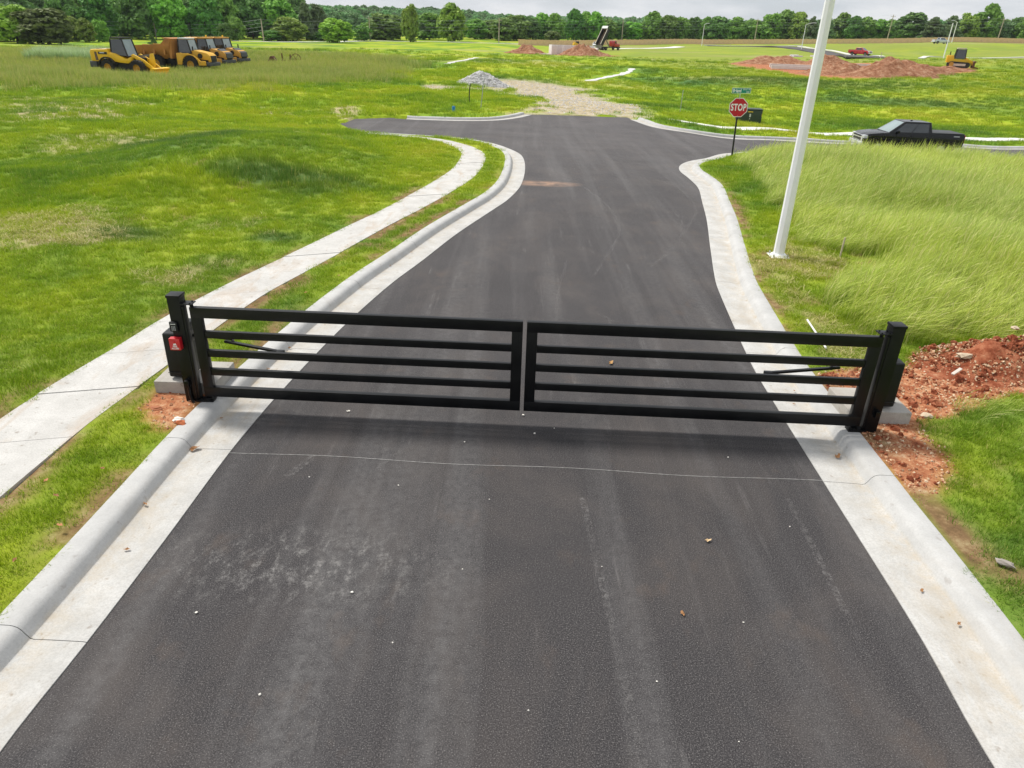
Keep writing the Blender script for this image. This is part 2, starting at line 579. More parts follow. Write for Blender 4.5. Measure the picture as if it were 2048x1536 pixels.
    # --- grass blades
    def blade(name, tip, root, use_patch=.75, trans=.35, dry=.1, drycol=(.42, .36, .16)):
        t = NT(name)
        p = t.pos()
        g = grass_patches(t, p)
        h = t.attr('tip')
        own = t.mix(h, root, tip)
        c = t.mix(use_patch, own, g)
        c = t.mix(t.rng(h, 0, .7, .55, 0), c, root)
        br = t.attr('bv')
        c = t.mix(t.rng(br, 1 - dry, 1 - dry + .02, 0, .8), c, drycol)
        val = t.n('HueSaturation', {'Color': c, 'Value': t.rng(br, 0, 1, .75, 1.3), 'Saturation': 1., 'Hue': t.rng(t.n('ObjectInfo').outputs['Random'], 0, 1, .492, .508)}).outputs['Color']
        d = t.n('BsdfPrincipled', {'Base Color': val, 'Roughness': .6, 'Specular IOR Level': .25})
        tr = t.n('BsdfTranslucent', {'Color': t.mix(.5, val, (.9, 1, .3), 'MULTIPLY')})
        mx = t.n('MixShader', {'Fac': trans, 1: d.outputs[0], 2: tr.outputs[0]})
        t.surf(mx.outputs[0])
        M[name] = t.m
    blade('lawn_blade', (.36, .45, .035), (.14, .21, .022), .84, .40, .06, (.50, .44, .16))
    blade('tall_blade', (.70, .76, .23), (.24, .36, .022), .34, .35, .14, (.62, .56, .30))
    blade('weed_blade', (.50, .52, .20), (.25, .34, .07), .30, .3, .28, (.46, .38, .18))
    blade('straw_blade', (.56, .50, .20), (.38, .36, .12), .22, .25, .3, (.62, .52, .29))
    blade('pale_weed_blade', (.50, .62, .42), (.20, .32, .12), .15, .3, .1, (.6, .66, .5))

    # --- leaves
    def leaves(name, a, b, trans=.25):
        t = NT(name)
        o = t.obj()
        rv = t.n('ObjectInfo').outputs['Random']
        n = t.noise(o, .35, 3, .6)
        c = t.mix(t.rng(n, .35, .65), a, b)
        c = t.n('HueSaturation', {'Color': c, 'Hue': t.rng(rv, 0, 1, .480, .512), 'Value': t.rng(rv, 0, 1, .72, 1.28), 'Saturation': t.rng(rv, 0, 1, .9, 1.05)}).outputs['Color']
        d = t.n('BsdfPrincipled', {'Base Color': c, 'Roughness': .65, 'Specular IOR Level': .2})
        tr = t.n('BsdfTranslucent', {'Color': c})
        mx = t.n('MixShader', {'Fac': trans, 1: d.outputs[0], 2: tr.outputs[0]})
        t.surf(mx.outputs[0])
        M[name] = t.m
    leaves('leaf_b', (.150, .320, .060), (.240, .44, .07))
    leaves('leaf_d', (.095, .215, .055), (.150, .300, .065))
    leaves('leaf_y', (.215, .370, .055), (.300, .450, .062))
    leaves('leaf_o', (.140, .220, .060), (.200, .280, .075))
    leaves('leaf_p', (.145, .235, .105), (.205, .305, .125))
    leaves('leaf_c', (.12, .25, .06), (.17, .31, .08))
    leaves('leaf_s', (.100, .210, .045), (.160, .290, .060))
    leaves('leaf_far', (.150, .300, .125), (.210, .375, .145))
    M['bark'] = plain('bark', (.10, .075, .055), .9, var=.4, scale=3)

    # --- stones and soil
    t = NT('stones')
    rv = t.n('ObjectInfo').outputs['Random']
    p = t.pos()
    c = t.ramp(t.noise(p, 23, 1), [(.3, (.26, .075, .04)), (.42, (.38, .16, .09)), (.52, (.50, .30, .17)), (.62, (.60, .45, .30)), (.72, (.66, .58, .46))])
    t.bsdf(Base_Color=c, Roughness=.9, Specular_IOR_Level=.2)
    M['stones'] = t.m
    t = NT('limestone')
    p = t.pos()
    c = t.ramp(t.noise(p, 3.3, 4, .7), [(.3, (.38, .37, .37)), (.5, (.60, .59, .59)), (.7, (.76, .75, .74))])
    t.bsdf(Base_Color=c, Roughness=.9, Specular_IOR_Level=.2, Normal=t.bump(t.noise(p, 9, 4, .7), .8, .06))
    M['limestone'] = t.m
    t = NT('red_soil')
    p = t.pos()
    c = t.ramp(t.noise(p, 4.2, 7, .75), [(.28, (.10, .025, .014)), (.45, (.25, .070, .034)), (.58, (.40, .15, .08)), (.72, (.56, .35, .21))])
    t.bsdf(Base_Color=c, Roughness=.95, Specular_IOR_Level=.1, Normal=t.bump(t.noise(p, 11, 6, .8), .8, .05))
    M['red_soil'] = t.m
    t = NT('far_soil')
    p = t.pos()
    c = t.ramp(t.noise(p, 1.3, 7, .8), [(.30, (.12, .045, .025)), (.43, (.255, .11, .06)), (.54, (.37, .195, .115)), (.68, (.54, .37, .25))])
    t.bsdf(Base_Color=c, Roughness=.95, Specular_IOR_Level=.1, Normal=t.bump(t.noise(p, 3, 6, .8), 1., .25))
    M['far_soil'] = t.m

    # --- metals, paints, others
    M['gate_black'] = plain('gate_black', (.0040, .0045, .0055), .36, 0, .25, 3, spec=.28, dirt=(.03, .03, .03), dirt_amt=.25)
    M['box_black'] = plain('box_black', (.008, .009, .011), .45, 0, .2, 6, spec=.3)
    M['rubber'] = plain('rubber', (.020, .019, .018), .85, 0, .3, 9, dirt=(.10, .07, .045), dirt_amt=.6)
    M['keypad_key'] = plain('keypad_key', (.33, .34, .35), .4)
    M['red_box'] = plain('red_box', (.55, .012, .022), .35, 0, .08, 8, coat=.3)
    M['white_print'] = plain('white_print', (.85, .85, .85), .5, 0, .03)
    M['pole_white'] = plain('pole_white', (.86, .87, .89), .38, 0, .04, 2, dirt=(.68, .69, .71), dirt_amt=.3)
    M['galv'] = plain('galv', (.42, .45, .46), .45, .7, .15, 12)
    M['sign_red'] = plain('sign_red', (.50, .006, .022), .4, 0, .05)
    M['sign_green'] = plain('sign_green', (.0, .25, .165), .4, 0, .05)
    M['sign_white'] = plain('sign_white', (.86, .86, .84), .4, 0, .03)
    M['post_black'] = plain('post_black', (.010, .010, .010), .5)
    M['cabinet_green'] = plain('cabinet_green', (.030, .050, .038), .55, 0, .12, 3)
    M['yellow_label'] = plain('yellow_label', (.80, .55, .03), .5)
    M['label_grey'] = plain('label_grey', (.6, .62, .62), .5)
    M['blue_cap'] = plain('blue_cap', (.02, .22, .50), .5)
    M['wood_stake'] = plain('wood_stake', (.52, .46, .34), .8, var=.2)
    M['white_plastic'] = plain('white_plastic', (.72, .71, .68), .5, var=.06)
    M['grey_wood'] = plain('grey_wood', (.30, .27, .24), .9, var=.4, scale=18)
    M['pale_board'] = plain('pale_board', (.58, .52, .46), .8)
    M['rock_tan'] = plain('rock_tan', (.50, .40, .29), .9, var=.35, scale=9)
    M['dry_leaf'] = plain('dry_leaf', (.30, .15, .06), .8, var=.45, scale=30)
    M['card'] = plain('card', (.58, .42, .24), .8, var=.12)
    M['pebble'] = plain('pebble', (.75, .72, .66), .8, var=.1)
    M['black_paint'] = plain('black_paint', (.0035, .004, .005), .22, 0, .1, 2, coat=.25, spec=.3)
    M['red_paint'] = plain('red_paint', (.42, .012, .018), .25, 0, .06, 2, coat=.7)
    M['silver_paint'] = plain('silver_paint', (.56, .61, .65), .3, .3, .06, 2, coat=.6)
    M['white_paint'] = plain('white_paint', (.78, .79, .79), .3, 0, .05, 2, coat=.5)
    M['chrome'] = plain('chrome', (.80, .81, .83), .2, .55, .05, 4)
    M['dark_trim'] = plain('dark_trim', (.018, .018, .019), .6)
    M['black_vinyl'] = plain('black_vinyl', (.022, .023, .025), .45, 0, .15, 3)
    M['glass'] = plain('glass', (.022, .028, .032), .05, 0, .2, 1, coat=.6, spec=.8)
    M['pale_glass'] = plain('pale_glass', (.22, .29, .30), .08, 0, .25, .8, coat=.5, spec=.8)
    M['tail_red'] = plain('tail_red', (.55, .01, .012), .2, 0, .1, coat=.6)
    M['lamp_clear'] = plain('lamp_clear', (.72, .74, .76), .12, .3, .1, coat=.6)
    M['loader_yellow'] = plain('loader_yellow', (.84, .50, .015), .42, 0, .06, 1.2, dirt=(.34, .22, .06), dirt_amt=.35)
    M['truck_yellow'] = plain('truck_yellow', (.74, .41, .035), .5, 0, .1, 1.2, dirt=(.30, .15, .05), dirt_amt=.55)
    M['old_yellow'] = plain('old_yellow', (.60, .32, .055), .6, 0, .14, 1.0, dirt=(.20, .09, .035), dirt_amt=.6)
    M['rusty_bed'] = plain('rusty_bed', (.46, .20, .05), .75, 0, .22, 1.0, dirt=(.22, .07, .03), dirt_amt=.7)
    M['rust'] = plain('rust', (.13, .055, .03), .85, 0, .4, 3)
    M['machine_grey'] = plain('machine_grey', (.065, .070, .075), .6, 0, .15, 2)
    M['machine_black'] = plain('machine_black', (.016, .016, .017), .6, 0, .3, 3, dirt=(.08, .06, .04), dirt_amt=.4)
    M['rim_yellow'] = plain('rim_yellow', (.55, .30, .04), .5, 0, .15, 4, dirt=(.2, .12, .05), dirt_amt=.5)
    M['steel_grey'] = plain('steel_grey', (.20, .19, .18), .55, .4, .2, 3)
    M['bed_brown'] = plain('bed_brown', (.16, .10, .07), .7, .1, .25, 2)
    M['fence_wood'] = plain('fence_wood', (.74, .51, .32), .85, 0, .2, .6, dirt=(.52, .34, .21), dirt_amt=.4)
    M['fence_new'] = plain('fence_new', (.60, .43, .26), .85, 0, .12, .6)
    M['pole_wood'] = plain('pole_wood', (.42, .36, .29), .9, 0, .2, 1)
    M['wire'] = plain('wire', (.42, .45, .46), .5, .3)
    M['roof_grey'] = plain('roof_grey', (.16, .16, .17), .8)


make_materials()


# ================================================================== SETTING
EL = smooth_line([(-3.4, -8), (-3.39, 3.1), (-3.33, 4.1), (-3.28, 5.4), (-3.24, 7.0), (-3.13, 8.4), (-2.84, 10.7), (-2.43, 12.94), (-2.0, 14.65), (-1.46, 16.9),
                  (-.74, 19.4), (-.26, 21.2), (.09, 23.6), (.22, 27.3), (.08, 30.5), (-.45, 32.6), (-1.28, 34.5), (-2.3, 35.5), (-3.4, 36.0), (-6.8, 36.7), (-8.1, 37.4)])
ER = smooth_line([(3.4, -8), (3.44, 3.26), (3.52, 4.5), (3.56, 6.5), (3.60, 8.5), (3.66, 10), (4.0, 13.4), (4.16, 14.4), (4.59, 16.6), (5.12, 19.25), (5.53, 21.6),
                  (5.94, 24), (6.04, 26), (6.05, 27.4), (6.19, 28.45), (6.5, 29.5), (7.06, 30.7), (8.16, 32.6), (9.75, 34.7), (13, 36.8), (17, 38.4), (22, 39.3), (30, 39.4), (45, 39)])
FL = smooth_line([(-6.7, 43.95), (-3.5, 44.1), (-1.5, 44.9), (-.17, 46.6), (.68, 48.6)])
FR = smooth_line([(6.96, 47.9), (7.8, 45.05), (9.04, 43.7), (10.7, 43.3), (12.9, 43.8), (15.5, 44.8), (19, 46.3), (23, 47.0), (28, 47.1), (45, 46.5)])
KW = .77
BL, BR, BFL, BFR = offset(EL, KW, 1), offset(ER, KW, -1), offset(FL, KW, 1), offset(FR, KW, 1)
ends = [(0.6, 49.2), (-.1, 49.0)]
PAVE = [tuple(p) for p in BR[::2]] + [(45, 42)] + [tuple(p) for p in BFR[::-2]] + [(6.9, 49.2), (.6, 49.0)] + [tuple(p) for p in BFL[::-2]] + \
       [(-6.8, 44.6), (-8.5, 44.0), (-9.7, 43.7), (-9.9, 40.0), (-8.9, 38.0)] + [tuple(p) for p in BL[::-2]]
ASPH = [tuple(p) for p in ER[::2]] + [tuple(p) for p in FR[::-2]] + [(6.9, 49.2), (.6, 49.0)] + [tuple(p) for p in FL[::-2]] + \
       [(-8.5, 44.0), (-9.7, 43.7), (-9.9, 40.0), (-8.6, 37.6)] + [tuple(p) for p in EL[::-2]]
WL = smooth_line([(-6.55, -6), (-6.4, 2), (-6.12, 7.33), (-6.01, 8.38), (-5.83, 9.52), (-5.65, 10.81), (-5.28, 12.41), (-4.83, 14.0), (-4.5, 15.17), (-4.04, 16.9), (-3.5, 18.8),
                  (-2.75, 22.3), (-2.32, 25.5), (-2.29, 29.08), (-2.61, 30.93), (-3.14, 32.4), (-3.86, 33.54), (-4.9, 34.4), (-7.6, 35.1)], .2)
WR = smooth_line([(-5.3, -6), (-5.22, 2), (-5.06, 7.0), (-4.93, 8.21), (-4.84, 8.91), (-4.69, 10.32), (-4.46, 11.9), (-4.12, 13.18), (-3.66, 14.9), (-3.1, 17.05), (-2.55, 18.94),
                  (-1.85, 21.8), (-1.42, 24.48), (-1.3, 28.15), (-1.55, 30.35), (-2.2, 32.24), (-3.2, 33.8), (-4.6, 34.95), (-7.4, 35.9)], .2)
WALK = [tuple(p) for p in WL[::2]] + [tuple(p) for p in WR[::-2]]
TALL = [(9.3, 32.0), (8.53, 27.07), (7.63, 21.63), (7.06, 18.18), (6.67, 16.7), (7.25, 15.6), (5.96, 12.95), (5.75, 11.3), (5.95, 10.0), (6.5, 10.25), (7.47, 10.75), (8.4, 10.75), (12, 10.2), (34, 14), (34, 38.0), (22, 38.1), (17, 37.2), (13, 35.6)]
_w = smooth_line([(9.04, 48.3), (10.6, 46.9), (12.6, 46.9), (14.77, 47.85), (18.63, 49.3), (22.03, 49.8), (29.5, 49.8), (45, 49.2)], .3)
WALK2 = [tuple(p) for p in _w[::2]] + [tuple(p) for p in offset(_w, 1.1, 1)[::-2]]
DIRT_R = [(4.19, 7.6), (4.15, 8.4), (4.11, 9.15), (4.57, 9.61), (5.64, 9.6), (6.48, 10.31), (7.36, 10.47), (8.3, 10.39), (8.6, 9.2), (7.06, 8.76), (6.3, 8.49), (5.77, 8.24), (5.38, 7.7), (5.07, 7.01), (4.71, 6.58), (4.35, 6.51), (4.32, 7.07)]
DIRT_L = [(-4.66, 8.35), (-4.63, 7.6), (-4.32, 7.19), (-3.85, 7.11), (-3.85, 7.78), (-3.8, 8.57), (-3.8, 8.8), (-4.31, 8.76)]
STRAW = [[(-20.97, 29.94), (-24.5, 34.19), (-23.5, 40.23), (-20.34, 39.16), (-18.9, 34.8)], [(-10.9, 13.9), (-11.6, 15.9), (-10.57, 16.7), (-9.0, 16.3), (-8.3, 14.72), (-9.56, 13.6)],
         [(-12.7, 46.7), (-11.7, 51.0), (-9.41, 47.06), (-8.98, 41.95), (-10.81, 42.59)], [(-16.7, 46.7), (-15.5, 46.8), (-12.9, 42.8), (-14.3, 42.6)], [(-7.2, 12.6), (-6.4, 13.6), (-5.6, 13.7), (-6.3, 12.4)],
         [(-30, 40), (-27, 43), (-22, 44), (-20, 42), (-25, 40)]]
DRYR = [(4.3, 9.6), (5.7, 9.9), (5.7, 12.5), (6.6, 14.6), (7.2, 15.4), (6.6, 17.0), (6.0, 17.2), (5.4, 15.8), (4.9, 13.6), (4.5, 11.4)]
GRAVEL = [(0.4, 48.3), (7.2, 48.6), (8.9, 58), (8.8, 67.21), (7.0, 79.0), (4.2, 87), (0.95, 91.3), (-3.79, 93.0), (-5.5, 84), (-4.5, 78), (-2.11, 72.2), (0.0, 68), (.3, 57.65)]
GRAVEL2 = [(-10.2, 73.1), (-7.9, 74.6), (-5.7, 73.4), (-8.5, 67.6)]
BROWN = [(-45, 40.0), (-31.05, 45.36), (-26.29, 48.5), (-21.76, 53.31), (-17.42, 66.84), (-13.35, 76.9), (-13.34, 98.08), (-19.27, 128.2), (-34.5, 132.5), (-55, 128), (-110, 110), (-110, 70)]
PALE = [(20, 100), (14, 230), (-1, 270), (60, 330), (260, 360), (300, 160), (120, 70), (70, 70), (45, 85), (36, 96)]
EXC = [(40, 152), (47, 166), (60, 158), (70, 140), (78, 138), (76, 130), (66, 124), (58, 117), (48, 111), (43, 116), (43, 130)]
EXC2 = [(-5, 205), (-3, 213), (6, 216), (22, 214), (24, 204), (15, 196), (4, 198)]

t_axis = lambda lo, f0, f1, hi, step, g: np.array(sorted(set(
    list(np.arange(f0, f1, step)) +
    (lambda a: [a[-1 - i] for i in range(len(a))])([f0 - step * (g ** k - 1) / (g - 1) for k in range(1, 400) if f0 - step * (g ** k - 1) / (g - 1) > lo]) +
    [f1 + step * (g ** k - 1) / (g - 1) for k in range(0, 400) if f1 + step * (g ** k - 1) / (g - 1) < hi] + [lo, hi])))


def ground_masks(x, y):
    n = vnoise(x, y, .9, 3) - .5
    n2 = vnoise(x, y, .22, 9) - .5
    n3 = vnoise(x, y, .05, 21) - .5
    m = {}
    m['dirt'] = np.clip(np.maximum(ss(.12, -.10, sdpoly(x, y, DIRT_R) + .9 * n), ss(.06, -.06, sdpoly(x, y, DIRT_L) + .3 * n)), 0, 1)
    m['dirt'] = np.maximum(m['dirt'], np.maximum(ss(1, -1, sdpoly(x, y, EXC) + 6 * n2), ss(1, -1, sdpoly(x, y, EXC2) + 6 * n2)))
    s = 0 * x
    for k, P in enumerate(STRAW):
        big = P[0][1] > 25
        s = np.maximum(s, ss(.5 if big else .25, -.9 if big else -.35, sdpoly(x, y, P) + (3.2 if big else 1.9) * n + (1.5 * n2 if big else 0)))
    s = np.maximum(s, .8 * ss(.3, -.4, sdpoly(x, y, DRYR) + 2.6 * n))
    s = np.maximum(s, .7 * ss(.64, .74, vnoise(x, y, .13, 31)) * ss(-5, -9, x) * ss(60, 46, y))
    s = np.maximum(s, .5 * ss(.62, .74, vnoise(x, y * 2.2, .045, 37)) * ss(70, 100, y))
    m['straw'] = s * (.45 + .40 * ss(24, 30, y) + .55 * ss(.38, .60, vnoise(x, y, 2.1, 47))).clip(0, 1)
    m['gravel'] = np.maximum(ss(1.1, -1.6, sdpoly(x, y, GRAVEL) + 6 * n2 + 4.5 * n), ss(.4, -.4, sdpoly(x, y, GRAVEL2) + 3 * n2 + 2 * n))
    m['near'] = ss(46, 24, y) * ss(-60, -30, -np.abs(x))
    m['brown'] = ss(2.5, -3, sdpoly(x, y, BROWN) + 8 * n2)
    m['pale'] = ss(14, -20, sdpoly(x, y, PALE) + 30 * n3)
    dk = sdpoly(x, y, PAVE)
    dw = np.minimum(sdpoly(x, y, WALK), sdpoly(x, y, WALK2))
    ed = np.where(dk > 0, np.minimum(np.abs(dk), np.abs(dw)), 9)
    m['soil'] = np.maximum(ss(.42, .10, ed + .5 * n) * ss(.40, .58, vnoise(x, y, .9, 49)) * ss(28, 20, y) * .95,
                           ss(.60, .72, vnoise(x, y, 1.7, 41)) * ss(.60, .70, vnoise(x, y, .4, 43)) * .7 * ss(30, 18, y) * (1 - m['dirt']))
    m['soil'] = np.maximum(m['soil'], ss(.50, .66, vnoise(x, y, 1.5, 45)) * .85 * ss(3.9, 4.3, x) * ss(5.6, 4.5, x - .12 * np.maximum(0, 7 - y)) * ss(7.8, 6.9, y) * (1 - m['dirt']))
    m['soil'] = np.maximum(m['soil'], .8 * ss(.75, .25, np.hypot(x - 5.75, (y - 15.4) * .8) + .5 * n))
    m['soil'] = np.where(dk < -.3, 0, m['soil'])
    return m, dk, dw


def ground_z(x, y, m=None, dk=None, dw=None):
    if m is None:
        m, dk, dw = ground_masks(x, y)
    z = T(x, y)
    hi = .122 - .10 * m['gravel']
    bump = .05 * (vnoise(x, y, 1.1, 5) - .5) + .03 * (vnoise(x, y, 3.5, 6) - .5)
    bump = bump * ss(.1, .8, dk) * ss(.05, .6, np.abs(dw))
    far = (vnoise(x, y, .06, 55) - .5) * 1.1 * ss(60, 110, np.hypot(x, y)) * ss(480, 250, np.hypot(x, y))
    up = z + hi + bump + far * .5
    up = np.where(dw < -.09, z + .02, up)
    return np.where(dk < -.16 + .30 * ss(11, 20, x), z - .22, up)


def build_ground():
    xs = t_axis(-1400, -14, 12, 1400, .16, 1.040)
    ys = t_axis(-350, 1.5, 49.5, 1800, .16, 1.040)
    X, Y = np.meshgrid(xs, ys)
    x, y = X.ravel(), Y.ravel()
    m, dk, dw = ground_masks(x, y)
    z = ground_z(x, y, m, dk, dw)
    nx, ny = len(xs), len(ys)
    i = np.arange(nx * ny).reshape(ny, nx)
    F = np.stack([i[:-1, :-1].ravel(), i[:-1, 1:].ravel(), i[1:, 1:].ravel(), i[1:, :-1].ravel()], 1)
    me = np_mesh('ground', np.stack([x, y, z], 1), F, M['ground'])
    for k, v in m.items():
        attr(me, k, v)
    o = link('ground', me)
    tag(o, 'grassy ground of the building lots reaching to the tree line', 'ground', kind='structure')


build_ground()


def build_road():
    st = .2
    xs = np.arange(-10.4, 45.2, st)
    ys = np.arange(-8, 49.6, st)
    X, Y = np.meshgrid(xs, ys)
    keep = sdpoly((X[:-1, :-1] + st / 2).ravel(), (Y[:-1, :-1] + st / 2).ravel(), ASPH) < .12
    z = T(X, Y)
    ny, nx = X.shape
    i = np.arange(nx * ny).reshape(ny, nx)
    F = np.stack([i[:-1, :-1].ravel(), i[:-1, 1:].ravel(), i[1:, 1:].ravel(), i[1:, :-1].ravel()], 1)[keep]
    used = np.unique(F)
    rm = np.full(nx * ny, -1)
    rm[used] = np.arange(len(used))
    V = np.stack([X.ravel(), Y.ravel(), z.ravel()], 1)[used]
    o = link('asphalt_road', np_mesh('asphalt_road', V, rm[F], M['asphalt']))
    tag(o, 'dark asphalt road running through the gate to a junction', 'road', kind='structure')
    # thin pale construction joint across the lane in front of the gate
    mb = MB()
    px = np.linspace(-3.27, 3.56, 60)
    py = 6.96 - .03 * (px + 3.3) + .02 * np.sin(px * 2.3)
    for a in range(59):
        w = .0045
        za, zb = T(px[a], py[a]) + .004, T(px[a + 1], py[a + 1]) + .004
        mb.add([(px[a], py[a] - w, za), (px[a + 1], py[a + 1] - w, zb), (px[a + 1], py[a + 1] + w, zb), (px[a], py[a] + w, za)], [(0, 1, 2, 3)])
    marks = [[(-.40, 10.95), (-.45, 11.75), (.55, 11.72)], [(1.15, 12.0), (1.62, 11.7), (1.60, 10.9)], [(1.45, 11.85), (1.75, 11.5)], [(3.25, 33.5), (4.4, 30.6), (5.1, 28.3)], [(4.0, 27.0), (5.15, 24.3), (5.2, 21.0), (4.5, 18.6), (3.6, 16.2), (2.9, 14.8)],
             [(4.55, 19.6), (4.1, 17.6), (3.9, 15.8)], [(4.9, 25.4), (5.3, 24.4), (4.75, 24.3)], [(1.2, 34), (1.0, 30), (1.4, 26), (2.4, 22), (2.6, 18), (1.6, 14)], [(.4, 38.5), (.2, 35), (.35, 31.5)], [(1.3, 38.5), (1.1, 35), (1.3, 31.0)],
             [(.5, 24.6), (2.2, 24.5), (4.2, 24.7)], [(2.2, 29.5), (2.6, 27.2)], [(3.1, 26.6), (3.6, 25.0)], [(-2.45, 6.5), (-2.25, 6.95)], [(-1.5, 6.7), (-1.3, 7.1)], [(.8, 6.3), (1.0, 3.0)], [(3.05, 6.4), (3.0, 4.9), (2.9, 3.0)], [(2.5, 20), (2.2, 23), (1.5, 26)], [(3.6, 30.5), (4.5, 29.0)], [(.9, 9), (.75, 12), (1.1, 15)]]
    for q, pts in enumerate(marks):
        ln = smooth_line(pts, .15)
        wd = (.012, .02, .035, .05, .028)[q % 5] if pts[0][1] < 12.5 else (.03, .05, .04, .07, .045)[q % 5]
        if 15 <= q <= 16:
            wd = .035
        a, b = offset(ln, wd, 1), offset(ln, wd, -1)
        za, zb = T(a[:, 0], a[:, 1]) + .0035, T(b[:, 0], b[:, 1]) + .0035
        mk = MB()
        k = len(ln)
        mk.add([(a[i][0], a[i][1], za[i]) for i in range(k)] + [(b[i][0], b[i][1], zb[i]) for i in range(k)], [(i, i + 1, k + i + 1, k + i) for i in range(k - 1)])
        mk.build('scuff_mark', M['scuff'], o, smooth=False)
    mb.build('joint_line', plain('joint_line', (.26, .255, .25), .9, var=.4, scale=20), o, smooth=False)


build_road()

PROF = [(0, .010), (.03, .013), (.30, .004), (.44, -.004), (.465, .004), (.49, .040), (.515, .085), (.54, .112), (.57, .126), (.60, .131), (.745, .130), (.768, .122), (.77, .10), (.77, -.12), (0, -.12)]


def kerb_run(name, line, side, label, first, every, gap=.008):
    root = empty(name, (0, 0, 0))
    tag(root, label, 'kerb', kind='structure')
    s = np.concatenate([[0], np.cumsum(np.linalg.norm(np.diff(line, axis=0), axis=1))])
    cuts = [0.]
    c = first
    while c < s[-1] - .8:
        cuts.append(c)
        c += every
    cuts.append(s[-1])
    tan = np.gradient(line, axis=0)
    tan /= np.linalg.norm(tan, axis=1)[:, None]
    for a, b in zip(cuts[:-1], cuts[1:]):
        n = max(2, int((b - a) / .25) + 1)
        k = np.linspace(a + gap / 2, b - gap / 2, n)
        x, y = np.interp(k, s, line[:, 0]), np.interp(k, s, line[:, 1])
        tx, ty = np.interp(k, s, tan[:, 0]), np.interp(k, s, tan[:, 1])
        L = np.hypot(tx, ty)
        nx, ny = -ty / L * side, tx / L * side
        V = []
        for o, dz in PROF:
            vx, vy = x + nx * o, y + ny * o
            wob = .004 * (vnoise(vx, vy, 2.5, 77) - .5) * (dz > .05)
            V.append(np.stack([vx, vy, T(vx, vy) + dz + wob], 1))
        m = len(PROF)
        V = np.stack(V, 1).reshape(-1, 3)
        F = [(i * m + j, i * m + (j + 1) % m, (i + 1) * m + (j + 1) % m, (i + 1) * m + j) for i in range(n - 1) for j in range(m)]
        F += [tuple(range(m)), tuple(range((n - 1) * m + m - 1, (n - 1) * m - 1, -1))]
        mb = MB()
        mb.add(V.tolist(), F)
        ko = mb.build('kerb_section', M['gutter'], root, angle=24)
        km = np.array([[1. if .475 < q[0] and q[1] > 0 else 0. for q in PROF]] * n).ravel()
        fm = np.array([[1. if .42 < q[0] < .47 else (.5 if .29 < q[0] < .42 else 0.) for q in PROF]] * n).ravel()
        attr(ko.data, 'kerb', km)
        attr(ko.data, 'foot', fm)
    return root


def arc_at(line, yv):
    s = np.concatenate([[0], np.cumsum(np.linalg.norm(np.diff(line, axis=0), axis=1))])
    return float(s[np.argmin(np.abs(line[:, 1] - yv))])


kerb_run('kerb_and_gutter', EL, 1, 'rolled concrete kerb and gutter along the left side of the road', arc_at(EL, 7.0) % 2.9, 2.9)
kerb_run('kerb_and_gutter', ER, -1, 'rolled concrete kerb and gutter along the right side beside the tall grass', arc_at(ER, 6.82) % 3.6, 3.6)
kerb_run('kerb_and_gutter', FL, 1, 'short concrete kerb across the junction left of the gravel track', 2.0, 3.0)
kerb_run('kerb_and_gutter', FR, 1, 'concrete kerb curving past the green cabinet across the junction', 2.0, 3.0)


def walk_run(name, A, B, label, step, mat, top=.13, gap=.012):
    root = empty(name)
    tag(root, label, 'sidewalk', kind='structure')
    sa = np.concatenate([[0], np.cumsum(np.linalg.norm(np.diff(A, axis=0), axis=1))])
    sb = np.concatenate([[0], np.cumsum(np.linalg.norm(np.diff(B, axis=0), axis=1))])
    N = int(sa[-1] / step)
    for q in range(N):
        u = np.linspace(q / N + gap / 2 / sa[-1], (q + 1) / N - gap / 2 / sa[-1], 5)
        pa = np.stack([np.interp(u * sa[-1], sa, A[:, 0]), np.interp(u * sa[-1], sa, A[:, 1])], 1)
        pb = np.stack([np.interp(u * sb[-1], sb, B[:, 0]), np.interp(u * sb[-1], sb, B[:, 1])], 1)
        dz = top + .004 * ((q * 7919) % 5 - 2) / 2
        V = []
        for i in range(5):
            za, zb = float(T(*pa[i])) + dz, float(T(*pb[i])) + dz
            V += [(*pa[i], za), (*pb[i], zb), (*pb[i], zb - .1), (*pa[i], za - .1)]
        F = [(i * 4 + j, i * 4 + (j + 1) % 4, i * 4 + 4 + (j + 1) % 4, i * 4 + 4 + j) for i in range(4) for j in range(4)] + [(0, 1, 2, 3), (19, 18, 17, 16)]
        mb = MB()
        mb.add(V, F)
        mb.build('slab', mat, root, angle=40)


walk_run('sidewalk', WL, WR, 'pale concrete sidewalk curving along the left of the road', 1.24, M['walk'])
walk_run('sidewalk', _w, offset(_w, 1.1, 1), 'narrow pale sidewalk behind the kerb across the junction', 1.5, M['far_concrete'], top=.17)


def strip(name, pts, w, dz, mat, label, cat, kind='structure', thick=0.0, step=3.0, wob=0.):
    """flat band following the terrain; thick gives it sides"""
    l = smooth_line(pts, step)
    nseg = len(l)
    ww = w / 2 * (1 + wob * (NR.random(nseg) - .5))
    a, b = offset(l, 1, 1) - l, 0
    A, B = l + a * ww[:, None], l - a * ww[:, None]
    za = ground_z(A[:, 0], A[:, 1]) + dz
    zb = ground_z(B[:, 0], B[:, 1]) + dz
    zz = np.maximum(za, zb)
    m = MB()
    V, F = [], []
    for i in range(nseg):
        V += [(A[i][0], A[i][1], zz[i]), (B[i][0], B[i][1], zz[i]), (B[i][0], B[i][1], zz[i] - thick - .3), (A[i][0], A[i][1], zz[i] - thick - .3)]
    F = [(i * 4 + j, i * 4 + (j + 1) % 4, i * 4 + 4 + (j + 1) % 4, i * 4 + 4 + j) for i in range(nseg - 1) for j in range(4)] + [(0, 1, 2, 3), tuple(nseg * 4 - 1 - j for j in range(4))]
    m.add(V, F)
    o = m.build(name, mat)
    return tag(o, label, cat, kind=kind)


